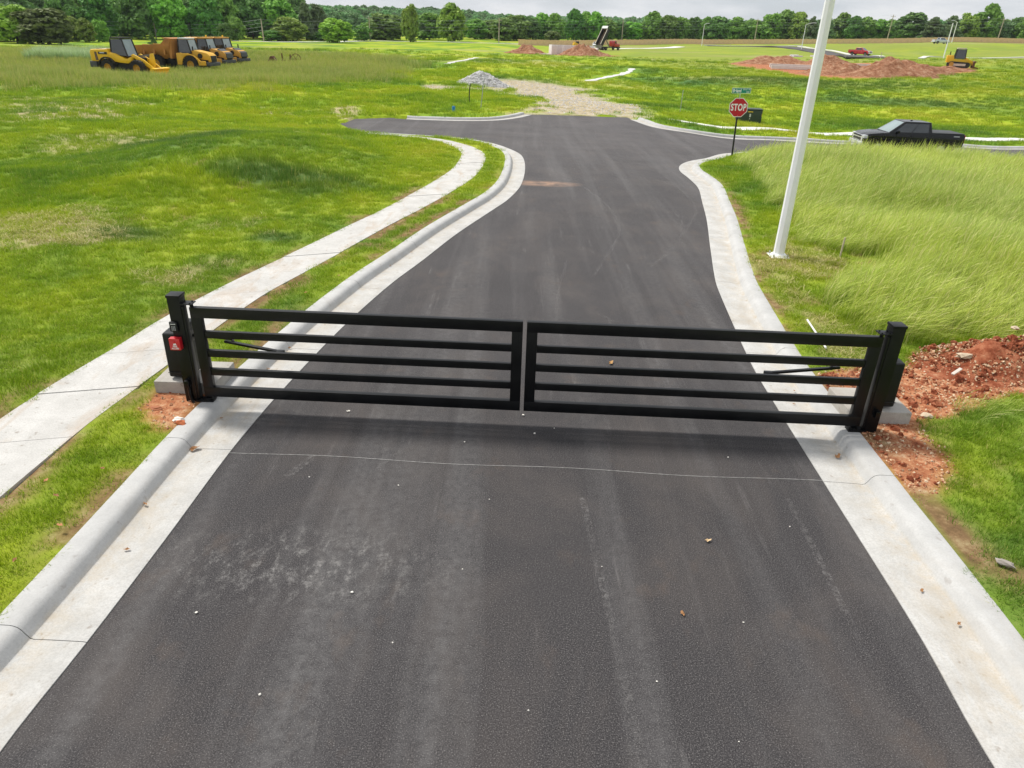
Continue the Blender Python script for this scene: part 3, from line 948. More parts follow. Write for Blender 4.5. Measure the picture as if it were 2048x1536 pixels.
strip('far_road', [(70, 300), (84, 296), (91, 280), (90, 255), (88.5, 230), (83, 200), (75, 172)], 8, .10, M['asphalt'], 'grey asphalt street beyond the red dirt, curving to the fence', 'road')
strip('far_kerb', [(97, 278), (96, 255), (94, 230), (88.5, 203), (80.5, 176)], 1.1, .2, M['far_concrete'], 'pale kerb along the far street beside the red pickup', 'kerb')
strip('far_kerb', [(86, 170), (100, 190), (118, 203), (150, 206), (200, 196)], 1.2, .2, M['far_concrete'], 'pale kerb line behind the track loader at the right', 'kerb')
strip('far_kerb', [(70, 306), (86, 302), (98, 300), (106, 302)], 1.0, .2, M['far_concrete'], 'pale kerb at the far end of the street near the fence', 'kerb')
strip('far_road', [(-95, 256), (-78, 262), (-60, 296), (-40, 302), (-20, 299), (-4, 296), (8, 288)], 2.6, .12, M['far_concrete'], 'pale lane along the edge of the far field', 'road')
strip('driveway', [(31, 262), (38, 266), (48, 272), (56, 282)], 4, .1, M['far_concrete'], 'white driveway to the right of the red dump truck', 'driveway')
strip('gravel_strip', [(-10.85, 112), (-9.9, 122), (-8.5, 143)], .8, .03, M['limestone'], 'white stone strip in the grass behind the gravel heap', 'gravel strip', step=1.5, wob=.9)
strip('gravel_strip', [(7.96, 95), (12, 103), (15.3, 113), (17.5, 124)], 1.0, .03, M['limestone'], 'white stone strip in the swale right of the gravel track', 'gravel strip', step=1.2, wob=.9)



def gzv(x, y):
    return float(ground_z(np.array([x], float), np.array([y], float))[0])


# ================================================================== GRASS
def tuft(name, n, h, radius, width, mat, seg=2, lean=.5, wind=(0, 0), droop=.3, seed=1, hvar=.45, seeds=0.):
    g = np.random.default_rng(seed)
    V, F, tip, bv = [], [], [], []
    for b in range(n):
        a = g.random() * 2 * math.pi
        r = radius * math.sqrt(g.random())
        bx, by = r * math.cos(a), r * math.sin(a)
        hh = h * (1 - hvar * g.random())
        da = g.random() * 2 * math.pi
        ln = lean * (.3 + .7 * g.random())
        dx, dy = math.cos(da) * ln + wind[0], math.sin(da) * ln + wind[1]
        wd = width * (.7 + .6 * g.random())
        pa = g.random() * math.pi
        sx, sy = math.cos(pa) * wd / 2, math.sin(pa) * wd / 2
        rv = g.random()
        o = len(V)
        head = g.random() < seeds
        for s in range(seg + 1):
            t = s / seg
            k = t ** 1.8
            cx, cy = bx + dx * hh * k, by + dy * hh * k
            cz = hh * (t - droop * t * t * t * math.hypot(dx, dy))
            q = (1 - t) ** .6 if not head else (.5 if t < .7 else 1.5)
            if s == seg:
                V.append((cx, cy, cz))
                tip.append(1)
                bv.append(rv)
            else:
                V += [(cx - sx * q, cy - sy * q, cz), (cx + sx * q, cy + sy * q, cz)]
                tip += [t, t]
                bv += [rv, rv]
        for s in range(seg):
            i = o + 2 * s
            if s == seg - 1:
                F.append((i, i + 1, i + 2))
            else:
                F.append((i, i + 1, i + 3, i + 2))
    me = bpy.data.meshes.new(name)
    me.from_pydata(V, [], F)
    me.materials.append(mat)
    attr(me, 'tip', tip)
    attr(me, 'bv', bv)
    return bpy.data.objects.new(name, me)


def scatter_group(name, coll):
    ng = bpy.data.node_groups.new(name, 'GeometryNodeTree')
    ng.interface.new_socket('Geometry', in_out='INPUT', socket_type='NodeSocketGeometry')
    ng.interface.new_socket('Geometry', in_out='OUTPUT', socket_type='NodeSocketGeometry')
    N, L = ng.nodes, ng.links
    i, o = N.new('NodeGroupInput'), N.new('NodeGroupOutput')
    ci = N.new('GeometryNodeCollectionInfo')
    ci.inputs['Collection'].default_value = coll
    ci.inputs['Separate Children'].default_value = True
    ci.inputs['Reset Children'].default_value = True
    ip = N.new('GeometryNodeInstanceOnPoints')
    ip.inputs['Pick Instance'].default_value = True

    def na(nm, ty):
        a = N.new('GeometryNodeInputNamedAttribute')
        a.data_type = ty
        a.inputs['Name'].default_value = nm
        return a.outputs['Attribute']
    L.new(i.outputs[0], ip.inputs['Points'])
    L.new(ci.outputs[0], ip.inputs['Instance'])
    L.new(na('idx', 'INT'), ip.inputs['Instance Index'])
    L.new(na('rot', 'FLOAT_VECTOR'), ip.inputs['Rotation'])
    L.new(na('scl', 'FLOAT_VECTOR'), ip.inputs['Scale'])
    L.new(ip.outputs[0], o.inputs[0])
    return ng


def scatter(name, protos, P, rot, scl, idx, label, cat):
    coll = bpy.data.collections.new(name + '_source')
    for p in protos:
        coll.objects.link(p)
    me = bpy.data.meshes.new(name)
    me.vertices.add(len(P))
    me.vertices.foreach_set('co', np.asarray(P, np.float32).ravel())
    a = me.attributes.new('rot', 'FLOAT_VECTOR', 'POINT')
    a.data.foreach_set('vector', np.asarray(rot, np.float32).ravel())
    a = me.attributes.new('scl', 'FLOAT_VECTOR', 'POINT')
    s = np.asarray(scl, np.float32)
    if s.ndim == 1:
        s = np.stack([s, s, s], 1)
    a.data.foreach_set('vector', s.ravel())
    a = me.attributes.new('idx', 'INT', 'POINT')
    a.data.foreach_set('value', np.asarray(idx, np.int32))
    o = link(name, me)
    md = o.modifiers.new('scatter', 'NODES')
    md.node_group = scatter_group(name, coll)
    return tag(o, label, cat, kind='stuff')


def sample(x0, x1, y0, y1, dens):
    n = int((x1 - x0) * (y1 - y0) * dens)
    x = x0 + (x1 - x0) * NR.random(n)
    y = y0 + (y1 - y0) * NR.random(n)
    k = np.abs(x) < .80 * y + 4.2
    return x[k], y[k]


def zrot(n):
    r = np.zeros((n, 3))
    r[:, 2] = NR.random(n) * 2 * math.pi
    return r


def build_lawn():
    X, Y, S = [], [], []
    for y0, y1, dens, sc_ in ((1.5, 13, 125, .92), (13, 20, 66, 1.1), (20, 30, 34, 1.4), (30, 44, 14, 1.95), (44, 62, 6, 2.6), (62, 95, 2.6, 3.2), (95, 130, 1.0, 4.2), (130, 190, .45, 4.6)):
        x, y = sample(-.80 * y1 - 4, .80 * y1 + 4, y0, y1, dens)
        X.append(x)
        Y.append(y)
        S.append(np.full(len(x), sc_))
    x, y, s = map(np.concatenate, (X, Y, S))
    m, dk, dw = ground_masks(x, y)
    keep = (dk > .03) & (dw > -.02 + .05 * NR.random(len(x))) & (NR.random(len(x)) > np.maximum.reduce([m['dirt'] * 1.3, m['straw'] * .55, m['gravel'] * 1.2, m['soil'] * .78, m['brown'] * .6]))
    dt = sdpoly(x, y, TALL)
    keep &= dt > -.3
    for ln in ([(-10.85, 112), (-9.9, 122), (-8.5, 143)], [(7.96, 95), (12, 103), (15.3, 113), (17.5, 124)]):
        l = smooth_line(ln, 1.)
        keep &= np.min((x[:, None] - l[None, :, 0]) ** 2 + (y[:, None] - l[None, :, 1]) ** 2, 1) > 1.6 ** 2
    keep &= sdpoly(x, y, EXC) > .5
    keep &= NR.random(len(x)) < ss(190, 120, y)
    x, y, s = x[keep], y[keep], s[keep]
    z = ground_z(x, y) - .012
    # lusher darker clumps stand higher than the rest
    lush = ss(.50, .70, vnoise(x, y, .35, 61)) * ss(-4.5, -6.5, x)
    dark = ss(2.2, .0, np.hypot((x + 6.8) / 2.2, (y - 21.2) / 1.4))
    edge = ss(.0, .35, np.minimum(np.abs(sdpoly(x, y, WALK)), np.abs(sdpoly(x, y, PAVE))))
    hz = s * (.75 + .55 * NR.random(len(x)) + .55 * lush + .9 * dark) * (.55 + .45 * edge)
    # rough mounding on the right hand verge
    scl = np.stack([s * (.8 + .4 * NR.random(len(x)))] * 2 + [hz], 1)
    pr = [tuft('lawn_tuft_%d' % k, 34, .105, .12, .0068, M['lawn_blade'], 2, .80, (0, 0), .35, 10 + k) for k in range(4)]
    scatter('lawn_grass', pr, np.stack([x, y, z], 1), zrot(len(x)), scl, NR.integers(0, 4, len(x)), 'short bright green grass on the verges and lawns', 'grass')


build_lawn()


def build_tall():
    X, Y, S = [], [], []
    for y0, y1, dens, sc_ in ((9, 15, 44, .9), (15, 22, 30, 1.0), (22, 38, 16, 1.2)):
        x, y = sample(4, 34, y0, y1, dens)
        X.append(x)
        Y.append(y)
        S.append(np.full(len(x), sc_))
    # some long tufts by the dirt at the right hand edge
    x, y = sample(5.6, 9, 6.5, 8.9, 16)
    X.append(x)
    Y.append(y)
    S.append(np.full(len(x), .55))
    x, y, s = map(np.concatenate, (X, Y, S))
    dt = sdpoly(x, y, TALL) + 1.1 * (vnoise(x, y, .8, 71) - .5)
    dk = sdpoly(x, y, PAVE)
    T2 = [(6.0, 8.35), (7.3, 8.75), (9, 9.0), (9, 6.9), (7.2, 7.2), (6.1, 7.5)]
    d2 = sdpoly(x, y, T2) + .8 * (vnoise(x, y, 1.2, 72) - .5)
    keep = ((dt < 0) | (d2 < 0)) & (dk > .5)
    dp = np.hypot(x - 5.9, y - 15.6)
    keep &= dp > .45
    keep &= np.hypot((x - 7.1) / .75, (y - 15.1) / .95) > 1
    x, y, s, dt = x[keep], y[keep], s[keep], dt[keep]
    z = ground_z(x, y) - .02
    lod = ss(.25, .75, vnoise(x * .8, y, .42, 73, 2))
    hgt = s * (.55 + .45 * lod + .32 * NR.random(len(x))) * (.55 + .45 * ss(.0, -1.1, dt))
    hgt *= 1 + .1 * ss(30, 37, y)
    rot = np.zeros((len(x), 3))
    sway = (vnoise(x, y, .35, 74, 2) - .5) * 3.0
    rot[:, 2] = sway + (NR.random(len(x)) - .5) * 1.2
    scl = np.stack([s * (.9 + .4 * NR.random(len(x)))] * 2 + [hgt], 1)
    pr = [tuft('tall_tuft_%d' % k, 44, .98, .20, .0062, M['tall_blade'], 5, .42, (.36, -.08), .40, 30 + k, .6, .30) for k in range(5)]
    scatter('tall_grass', pr, np.stack([x, y, z], 1), rot, scl, NR.integers(0, 5, len(x)), 'tall pale green grass bending in the wind on the right lot', 'tall grass')


build_tall()


def build_dry():
    x, y = sample(4, 8, 9, 19, 60)
    x2, y2 = sample(-12, -5, 11.5, 17.5, 40)
    x, y = np.concatenate([x, x2]), np.concatenate([y, y2])
    m, dk, dw = ground_masks(x, y)
    keep = (dk > .1) & (dw > .1) & (NR.random(len(x)) < m['straw'] * .9) & (sdpoly(x, y, TALL) > -.1)
    x, y = x[keep], y[keep]
    z = ground_z(x, y)
    pr = [tuft('dry_tuft_%d' % k, 22, .14, .17, .008, M['straw_blade'], 3, 1.7, (.3, 0), .5, 50 + k) for k in range(3)]
    scatter('dry_grass', pr, np.stack([x, y, z], 1), zrot(len(x)), .7 + .7 * NR.random(len(x)), NR.integers(0, 3, len(x)), 'flattened dry straw-coloured grass beside the light pole', 'dry grass')


build_dry()


def build_weeds():
    x, y = sample(-110, -10, 40, 132, 2.6)
    m, dk, dw = ground_masks(x, y)
    keep = NR.random(len(x)) < m['brown'] * (.9 - .5 * ss(75, 120, y))
    x, y = x[keep], y[keep]
    z = ground_z(x, y)
    pr = [tuft('weed_tuft_%d' % k, 34, .62, .42, .024, M['weed_blade'], 3, .35, (.12, 0), .2, 70 + k, .5, .35) for k in range(3)]
    s = (.75 + .5 * NR.random(len(x))) * (1 + .35 * ss(60, 100, y))
    h = s * (.65 + .7 * vnoise(x, y, .12, 81)) * (1 + .35 * ss(50, 60, y) * ss(72, 66, y))
    scatter('weedy_meadow', pr, np.stack([x, y, z], 1), zrot(len(x)), np.stack([s, s, h], 1), NR.integers(0, 3, len(x)), 'olive brown weedy meadow around the yellow machines', 'weeds')
    # pale reedy bank behind the loader
    x, y = sample(-72, -46, 92, 112, 4)
    d = sdpoly(x, y, [(-66, 104), (-60, 96), (-52, 93), (-46, 96), (-46, 102), (-52, 108), (-62, 112)]) + 6 * (vnoise(x, y, .2, 83) - .5)
    x, y = x[d < 0], y[d < 0]
    z = ground_z(x, y)
    pr = [tuft('pale_weed_%d' % k, 40, 1.5, .45, .045, M['pale_weed_blade'], 3, .45, (.3, 0), .3, 90 + k, .4) for k in range(2)]
    scatter('pale_reeds', pr, np.stack([x, y, z], 1), zrot(len(x)), .8 + .5 * NR.random(len(x)), NR.integers(0, 2, len(x)), 'bank of pale silvery weeds left of the wheel loader', 'weeds')


build_weeds()


# ================================================================== STONES
def stone_mesh(name, seed, mat, sub=1, flat=.6):
    g = random.Random(seed)
    bm = bmesh.new()
    bmesh.ops.create_icosphere(bm, subdivisions=sub, radius=1)
    for v in bm.verts:
        v.co *= 1 + g.uniform(-.28, .28)
        v.co.z *= flat
        v.co.x *= 1.15
    me = bpy.data.meshes.new(name)
    bm.to_mesh(me)
    bm.free()
    me.materials.append(mat)
    return me


def heap(name, cx, cy, rx, ry, h, mat, label, cat, seed=1, rough=.25, n=44, rz=0., base=None, dz=-.05, tops=None):
    """uneven mound of loose material sitting on the ground"""
    R = np.linspace(0, 1, 20)
    A = np.linspace(0, 2 * math.pi, n, endpoint=False)
    V, F = [], []
    for i, r in enumerate(R):
        for a in A:
            k = 1 + .28 * (vnoise(np.array([math.cos(a) * 2 + seed * 7.1]), np.array([math.sin(a) * 2]), 1.1, seed)[0] - .5) * 2
            lx, ly = math.cos(a) * r * rx * k, math.sin(a) * r * ry * k
            x, y = cx + lx * math.cos(rz) - ly * math.sin(rz), cy + lx * math.sin(rz) + ly * math.cos(rz)
            f = (1 - r) ** 1.0 * (1.15 - .15 * r) if r > .12 else .9
            V.append((x, y, f))
    V = np.array(V)
    sc_ = 3.0 / max(rx, ry)
    nz = vnoise(V[:, 0], V[:, 1], sc_, seed + 3, 4) - .5
    z = ground_z(V[:, 0], V[:, 1]) + dz + h * V[:, 2] * (1 + rough * 4 * nz) + h * .12 * (vnoise(V[:, 0], V[:, 1], sc_ * 4, seed + 9, 2) - .5) * (V[:, 2] > .02)
    V[:, 2] = z
    for i in range(19):
        for j in range(n):
            F.append((i * n + j, i * n + (j + 1) % n, (i + 1) * n + (j + 1) % n, (i + 1) * n + j))
    o = link(name, np_mesh(name, V, F, mat))
    if label:
        tag(o, label, cat)
    return o, V


# red mound by the gate and loose stones over the bare soil
mound, MV = heap('dirt_mound', 7.75, 9.95, 1.75, .85, .50, M['red_soil'], 'low mound of dark red dirt right of the gate beside the tall grass', 'dirt mound', 4, .3, rz=.1)


def build_stones():
    n = 42000
    x = 3.9 + 5.2 * NR.random(n)
    y = 6.4 + 4.4 * NR.random(n)
    x2 = -4.8 + 1.1 * NR.random(1600)
    y2 = 7.0 + 1.9 * NR.random(1600)
    x, y = np.concatenate([x, x2]), np.concatenate([y, y2])
    m, dk, dw = ground_masks(x, y)
    keep = (NR.random(len(x)) < m['dirt'] * (.25 + .9 * vnoise(x, y, 1.3, 91))) & (dk > .02) & (dw > .1)
    x, y = x[keep], y[keep]
    z = ground_z(x, y)
    dm = np.hypot((x - 7.75) / 1.75, (y - 9.95) / .85)
    z = np.where(dm < 1, z + .5 * np.clip(1 - dm, 0, 1) * .95, z)
    s = .004 + .024 * NR.random(len(x)) ** 5
    rot = NR.random((len(x), 3)) * 3
    pr = []
    for k in range(4):
        pr.append(bpy.data.objects.new('stone_%d' % k, stone_mesh('stone_%d' % k, 100 + k, M['stones'], 1, .6)))
    scatter('soil_stones', pr, np.stack([x, y, z], 1), rot, s, NR.integers(0, 4, len(x)), 'loose tan stones scattered over the bare red soil', 'stones')


build_stones()


def build_clods():
    x = 4.1 + 4.6 * NR.random(2600)
    y = 6.5 + 4.2 * NR.random(2600)
    m, dk, dw = ground_masks(x, y)
    k = (NR.random(len(x)) < m['dirt'] * ss(.45, .65, vnoise(x, y, 1.1, 95))) & (dk > .05)
    x, y = x[k], y[k]
    z = ground_z(x, y)
    dm = np.hypot((x - 7.75) / 1.75, (y - 9.95) / .85)
    z = np.where(dm < 1, z + .5 * np.clip(1 - dm, 0, 1) * .95, z)
    pr = [bpy.data.objects.new('clod_%d' % j, stone_mesh('clod_%d' % j, 150 + j, M['red_soil'], 2, .7)) for j in range(3)]
    scatter('soil_clods', pr, np.stack([x, y, z], 1), NR.random((len(x), 3)) * 3, .015 + .05 * NR.random(len(x)) ** 3, NR.integers(0, 3, len(x)), 'dark red clods of earth around the right gate post', 'soil clods')


build_clods()


def rock(name, x, y, s, seed, mat, label, cat='rock', rz=0., flat=.5, dz=0., group=None):
    o = link(name, stone_mesh(name, seed, mat, 2, flat))
    z = gzv(x, y)
    o.location = (x, y, z + dz + s[2] * .3)
    o.scale = s
    o.rotation_euler = (0.1, .05, rz)
    return tag(o, label, cat, group)


rock('rock', 6.75, 9.75, (.14, .06, .08), 5, M['rock_tan'], 'largest flat tan rock on the front of the red dirt mound', rz=.1, dz=.2)
rock('rock', 5.40, 8.15, (.07, .06, .06), 6, M['rock_tan'], 'tan rock on red soil beside the right concrete pad')
rock('rock', 7.62, 10.15, (.05, .05, .05), 8, M['rock_tan'], 'small pale rock on top of the red dirt mound', dz=.50)
rock('rock', -4.02, 7.42, (.06, .04, .05), 9, M['pebble'], 'white stone on the soil by the foot of the left gate post', flat=.8)
rock('rock', -3.96, 7.35, (.05, .045, .05), 12, plain('brick_red', (.50, .14, .05), .85), 'orange red stone by the foot of the left gate post', flat=.8)
rock('rock', -4.42, 7.70, (.06, .04, .04), 13, plain('brick_dull', (.36, .13, .06), .85), 'reddish stone in front of the left concrete pad')
rock('log', 4.66, 5.25, (.075, .042, .055), 7, M['grey_wood'], 'weathered grey wood chunk in the grass at the right kerb', 'wood chunk', rz=-.7, dz=.03)
b = MB().box((0, 0, 0), (.20, .045, .022)).build('wood_scrap', M['pale_board'], bevel=.003)
b.location = (6.42, 9.35, gzv(6.42, 9.35) + .14)
b.rotation_euler = (.1, -.25, .55)
tag(b, 'pale wooden board scrap lying on the red dirt', 'board')

# gravel heap and loose stones on the site track
gp, GV = heap('gravel_pile', -4.0, 78.6, 2.7, 1.7, 1.25, M['limestone'], 'heap of pale grey crushed stone beside the gravel track', 'gravel pile', 6, .12)


def build_gravel_stones():
    g = NR
    i = g.integers(0, len(GV), 4200)
    P = GV[i] + (g.random((4200, 3)) - .5) * np.array([.35, .25, .03])
    x = -9 + 18 * g.random(9000)
    y = 50 + 42 * g.random(9000)
    m, dk, dw = ground_masks(x, y)
    k = (g.random(len(x)) < m['gravel'] * .55)
    Q = np.stack([x[k], y[k], ground_z(x[k], y[k])], 1)
    P = np.concatenate([P, Q])
    s = np.concatenate([.05 + .09 * g.random(4200), .02 + .05 * g.random(len(Q))])
    pr = [bpy.data.objects.new('gravel_%d' % k, stone_mesh('gravel_%d' % k, 200 + k, M['limestone'], 1, .7)) for k in range(3)]
    scatter('crushed_stone', pr, P, g.random((len(P), 3)) * 3, s, g.integers(0, 3, len(P)), 'loose crushed stone on the heap and the site track', 'stones')


build_gravel_stones()


# ================================================================== GATE
def text(body, size, mat, parent, loc, rot, name='lettering', sx=1., bold=0., ext=.001, spacing=1.):
    cu = bpy.data.curves.new(name, 'FONT')
    cu.body = body
    cu.size = size
    cu.align_x = 'CENTER'
    cu.align_y = 'CENTER'
    cu.extrude = ext
    cu.offset = bold
    cu.space_character = spacing
    o = bpy.data.objects.new('tmp_text', cu)
    me = bpy.data.meshes.new_from_object(o)
    me.name = name
    bpy.data.objects.remove(o)
    me.materials.clear()
    me.materials.append(mat)
    p = link(name, me, parent, loc)
    p.rotation_euler = rot
    p.scale = (sx, 1, 1)
    return p


FACE = (math.pi / 2, 0, 0)      # lettering upright, read from -y


def gate_leaf(loc, rz, L, label, hinge_left):
    r = empty('gate_leaf', loc, rz)
    tag(r, label, 'gate', 'swing gate leaves')
    g = M['gate_black']
    z0, z1, st = .205, 1.40, .13
    for nm, zc, h in (('top_rail', z1 - .066, .132), ('bottom_rail', z0 + .066, .132)):
        MB().box((L / 2, 0, zc), (L, .07, h)).build(nm, g, r, bevel=.005)
    for k in (0, 1):
        MB().box((st / 2 if k == 0 else L - st / 2, 0, (z0 + z1) / 2), (st, .068, z1 - z0 - .264)).build('stile', g, r, bevel=.004)
    for zc in (1.05, .80, .547):
        MB().box((L / 2, 0, zc), (L - 2 * st, .05, .092)).build('bar', g, r, bevel=.005)
    hx = -.03 if hinge_left else L + .03
    MB().tube((hx + (.05 if hinge_left else -.05), 0, z1), (hx + (.05 if hinge_left else -.05), 0, z1 + .055), .022).build('hinge_pin', g, r)
    return r


gate_leaf((-3.885, 7.955, 0), math.atan2(-.109, 4.0), 3.995, 'left half of the black swing gate with four horizontal gaps', True)
gate_leaf((.155, 7.845, 0), math.atan2(-.114, 4.17), 4.165, 'right half of the black swing gate with four horizontal gaps', False)


def gate_post(loc, s, label):
    """s = +1 when the gate hangs on its +x side"""
    r = empty('gate_post', loc)
    tag(r, label, 'gate post', 'posts carrying the swing gate')
    g = M['gate_black']
    z = -loc[2]
    MB().box((0, 0, .72), (.152, .152, 1.58)).build('shaft', g, r, bevel=.006)
    MB().box((0, 0, 1.525), (.166, .166, .035)).build('cap', g, r, bevel=.006)
    MB().box((s * .092, -.035, 0), (.03, .07, 2.0 * .62)).build('hinge_channel', g, r, loc=(0, 0, .78), bevel=.004)
    m = MB().box((s * .155, -.05, 1.448), (.15, .13, .012))
    m.build('hinge_plate', g, r, bevel=.002)
    for dx in (.11, .20):
        for dy in (-.09, -.015):
            MB().tube((s * dx, dy, 1.454), (s * dx, dy, 1.466), .010, n=6).build('bolt', g, r)
    MB().box((s * .17, -.045, .145), (.22, .12, .02)).build('foot_plate', g, r, bevel=.003)
    MB().lathe([(.02, .15), (.055, .155), (.055, .18), (.02, .19)], (s * .20, -.045, 0), 'Z', 16).build('bearing', g, r)
    MB().box((-s * .0, -.112, .40), (.055, .07, .09)).build('latch_block', g, r, bevel=.005)
    return r


pl = gate_post((-4.06, 8.0, 0), 1, 'black square gate post with keypad and red box on it')
pr_ = gate_post((4.475, 7.78, 0), -1, 'black square gate post at the right beside the red dirt')
MB().path([(-.0, -.10, .36), (-.0, -.105, .24), (.01, -.10, .16), (.035, -.10, .10), (.07, -.10, .05)], .018, 8).build('conduit', M['gate_black'], pl)

# concrete pads with gate openers
def pad(x, y, sx, sy, label):
    o = MB().box((0, 0, .0), (sx, sy, .38)).build('concrete_pad', M['pad'], bevel=.015)
    o.location = (x, y, .10)
    return tag(o, label, 'concrete pad', 'pads under the gate openers')


pad(-4.22, 8.45, .80, .66, 'grey concrete pad under the left gate opener next to the sidewalk')
pad(4.68, 8.28, .80, .68, 'grey concrete pad under the right gate opener on red soil')


def opener(loc, s, label):
    r = empty('gate_opener', loc)
    tag(r, label, 'gate opener', 'gate openers behind the posts')
    MB().box((0, 0, .335), (.30, .32, .61), taper=(.98, .95)).build('housing', M['box_black'], r, bevel=.03, seg=3)
    MB().box((s * .07, .02, .70), (.22, .22, .10)).build('gearbox', M['box_black'], r, bevel=.02)
    MB().box((0, -.165, .10), (.30, .01, .006)).build('seam', M['dark_trim'], r)
    MB().tube((s * .16, .0, .50), (s * .16, 0, .64), .035, n=12).build('drive_shaft', M['steel_grey'], r)
    return r


opener((-4.29, 8.36, .288), 1, 'black gate opener box on a concrete pad behind the left post')
opener((4.72, 8.18, .288), -1, 'black gate opener box on a concrete pad behind the right post')


def arm(s, a, b, c, label):
    r = empty('opener_arm', a)
    tag(r, label, 'gate arm', 'jointed arms that swing the gate')
    A = Vector((0, 0, 0))
    B, C_ = Vector(b) - Vector(a), Vector(c) - Vector(a)
    MB().bar(A, B, .05, .035).build('drive_arm', M['gate_black'], r, bevel=.004)
    MB().bar(B + Vector((-s * .10, 0, -.045)), C_, .045, .03).build('link_arm', M['gate_black'], r, bevel=.004)
    MB().tube(B + Vector((0, 0, -.08)), B + Vector((0, 0, .05)), .02, n=10).build('pivot', M['steel_grey'], r)
    MB().box(C_ + Vector((0, -.02, 0)), (.09, .06, .06)).build('bracket', M['gate_black'], r, bevel=.004)


arm(1, (-4.13, 8.36, .86), (-3.60, 8.34, .835), (-2.88, 8.02, .81), 'jointed black arm from the left opener to its gate half')
arm(-1, (4.56, 8.18, .86), (4.02, 8.16, .835), (3.12, 7.88, .81), 'jointed black arm from the right opener to its gate half')

kp = empty('keypad', (-4.10, 7.912, 1.155))
tag(kp, 'small black keypad fixed to the left gate post', 'keypad')
MB().box((0, -.008, 0), (.095, .03, .125)).build('casing', M['box_black'], kp, bevel=.008)
MB().box((0, -.0245, .036), (.06, .003, .010)).build('slot', M['label_grey'], kp)
for i in range(3):
    for j in range(4):
        MB().box((-.018 + i * .018, -.0248, .006 - j * .0155), (.011, .004, .010)).build('key', M['keypad_key'], kp)

fb = empty('fire_box', (-4.10, 7.915, .945), scale=(.88, .88, .84))
tag(fb, 'red fire access box with white lettering on the left gate post', 'fire box')
MB().prism([(-.075, -.09), (.075, -.09), (.075, .09), (-.075, .09)], -.085, .0).build('casing', M['red_box'], fb, bevel=.008)
text('FIRE', .034, M['white_print'], fb, (0, -.0862, -.030), FACE, sx=.95, bold=.0008)
text('ACCESS', .034, M['white_print'], fb, (0, -.0862, -.062), FACE, sx=.85, bold=.0008)
MB().lathe([(.0, 0), (.014, 0), (.014, .012), (.0, .012)], (0, -.098, .035), 'Y', 14).build('lock', M['tail_red'], fb)
MB().prism([(-.024, -.012), (-.008, .022), (0, .006), (.010, .026), (.024, -.012)], -.0875, -.0858, Matrix.Translation((0, 0, .004))).build('flame_mark', M['white_print'], fb)


# ================================================================== LIGHT POLES
def street_lamp(loc, h, label, r0=.10, r1=.055, reach=1.6, to=-1, n=8, az=0., head=True, detail=False):
    r = empty('street_lamp', loc, az)
    tag(r, label, 'street lamp', 'white street lamps')
    MB().tube((0, 0, 0), (0, 0, h), r0, r1, n).build('shaft', M['pole_white'], r, smooth=True, angle=20)
    if detail:
        MB().box((0, 0, .02), (.40, .40, .04)).build('base_plate', M['pole_white'], r, bevel=.006)
        MB().tube((0, 0, .04), (0, 0, .085), .19, .16, 8).build('collar', M['pole_white'], r, angle=20)
        for a in (45, 135, 225, 315):
            MB().tube((.18 * math.cos(rad(a)) * 1.2, .18 * math.sin(rad(a)) * 1.2, .04), (.18 * math.cos(rad(a)) * 1.2, .18 * math.sin(rad(a)) * 1.2, .10), .016, n=6).build('bolt', M['galv'], r)
    if head:
        m = MB()
        pts = [(to * reach * t, 0, h - .1 + .55 * math.sin(t * math.pi / 2)) for t in np.linspace(0, 1, 6)]
        m.path(pts, r1 * .7, 8)
        m.build('arm', M['pole_white'], r)
        MB().box((to * (reach + .28), 0, h + .43), (.62, .24, .12), taper=(.8, .7)).build('luminaire', M['pole_white'], r, bevel=.03)
    return r


street_lamp((5.83, 15.5, .10), 8.6, 'tall white light pole standing in the dry grass near the gate', .118, .078, 1.8, -1, 8, 0, True, True)
street_lamp((67.9, 300.5, gzv(67.9, 300.5)), 7.3, 'white street lamp in front of the fence right of the red dump truck', reach=1.3, to=1, r0=.13, r1=.08)
street_lamp((88.6, 251.4, gzv(88.6, 251.4)), 7.2, 'white street lamp with angled arm where the far street bends', reach=2.6, to=1, r0=.13, r1=.08)
street_lamp((90.8, 170.0, gzv(90.8, 170.0)), 6.9, 'white lamp post without arm beside the track loader', head=False, r0=.13, r1=.08)
street_lamp((161, 298.7, gzv(161, 298.7)), 6.9, 'far white street lamp with hooked arm at the right end of the fence', reach=1.6, to=-1, r0=.15, r1=.1)

# ================================================================== STOP SIGN
sx_, sy_ = 9.38, 32.7
ssn = empty('stop_sign', (sx_, sy_, gzv(sx_, sy_) - .05), 0, rot=(0, rad(-1.6), rad(-6)))
tag(ssn, 'red octagonal stop sign with green street name plate on top', 'stop sign')
MB().box((0, .03, 1.2), (.065, .065, 2.4)).build('post', M['post_black'], ssn)


def octagon(R, y0, y1, c=(0, 0, 0)):
    p = [(c[0] + R * math.cos(rad(22.5 + 45 * k)), c[2] + R * math.sin(rad(22.5 + 45 * k))) for k in range(8)]
    return MB().prism(p, y0, y1)


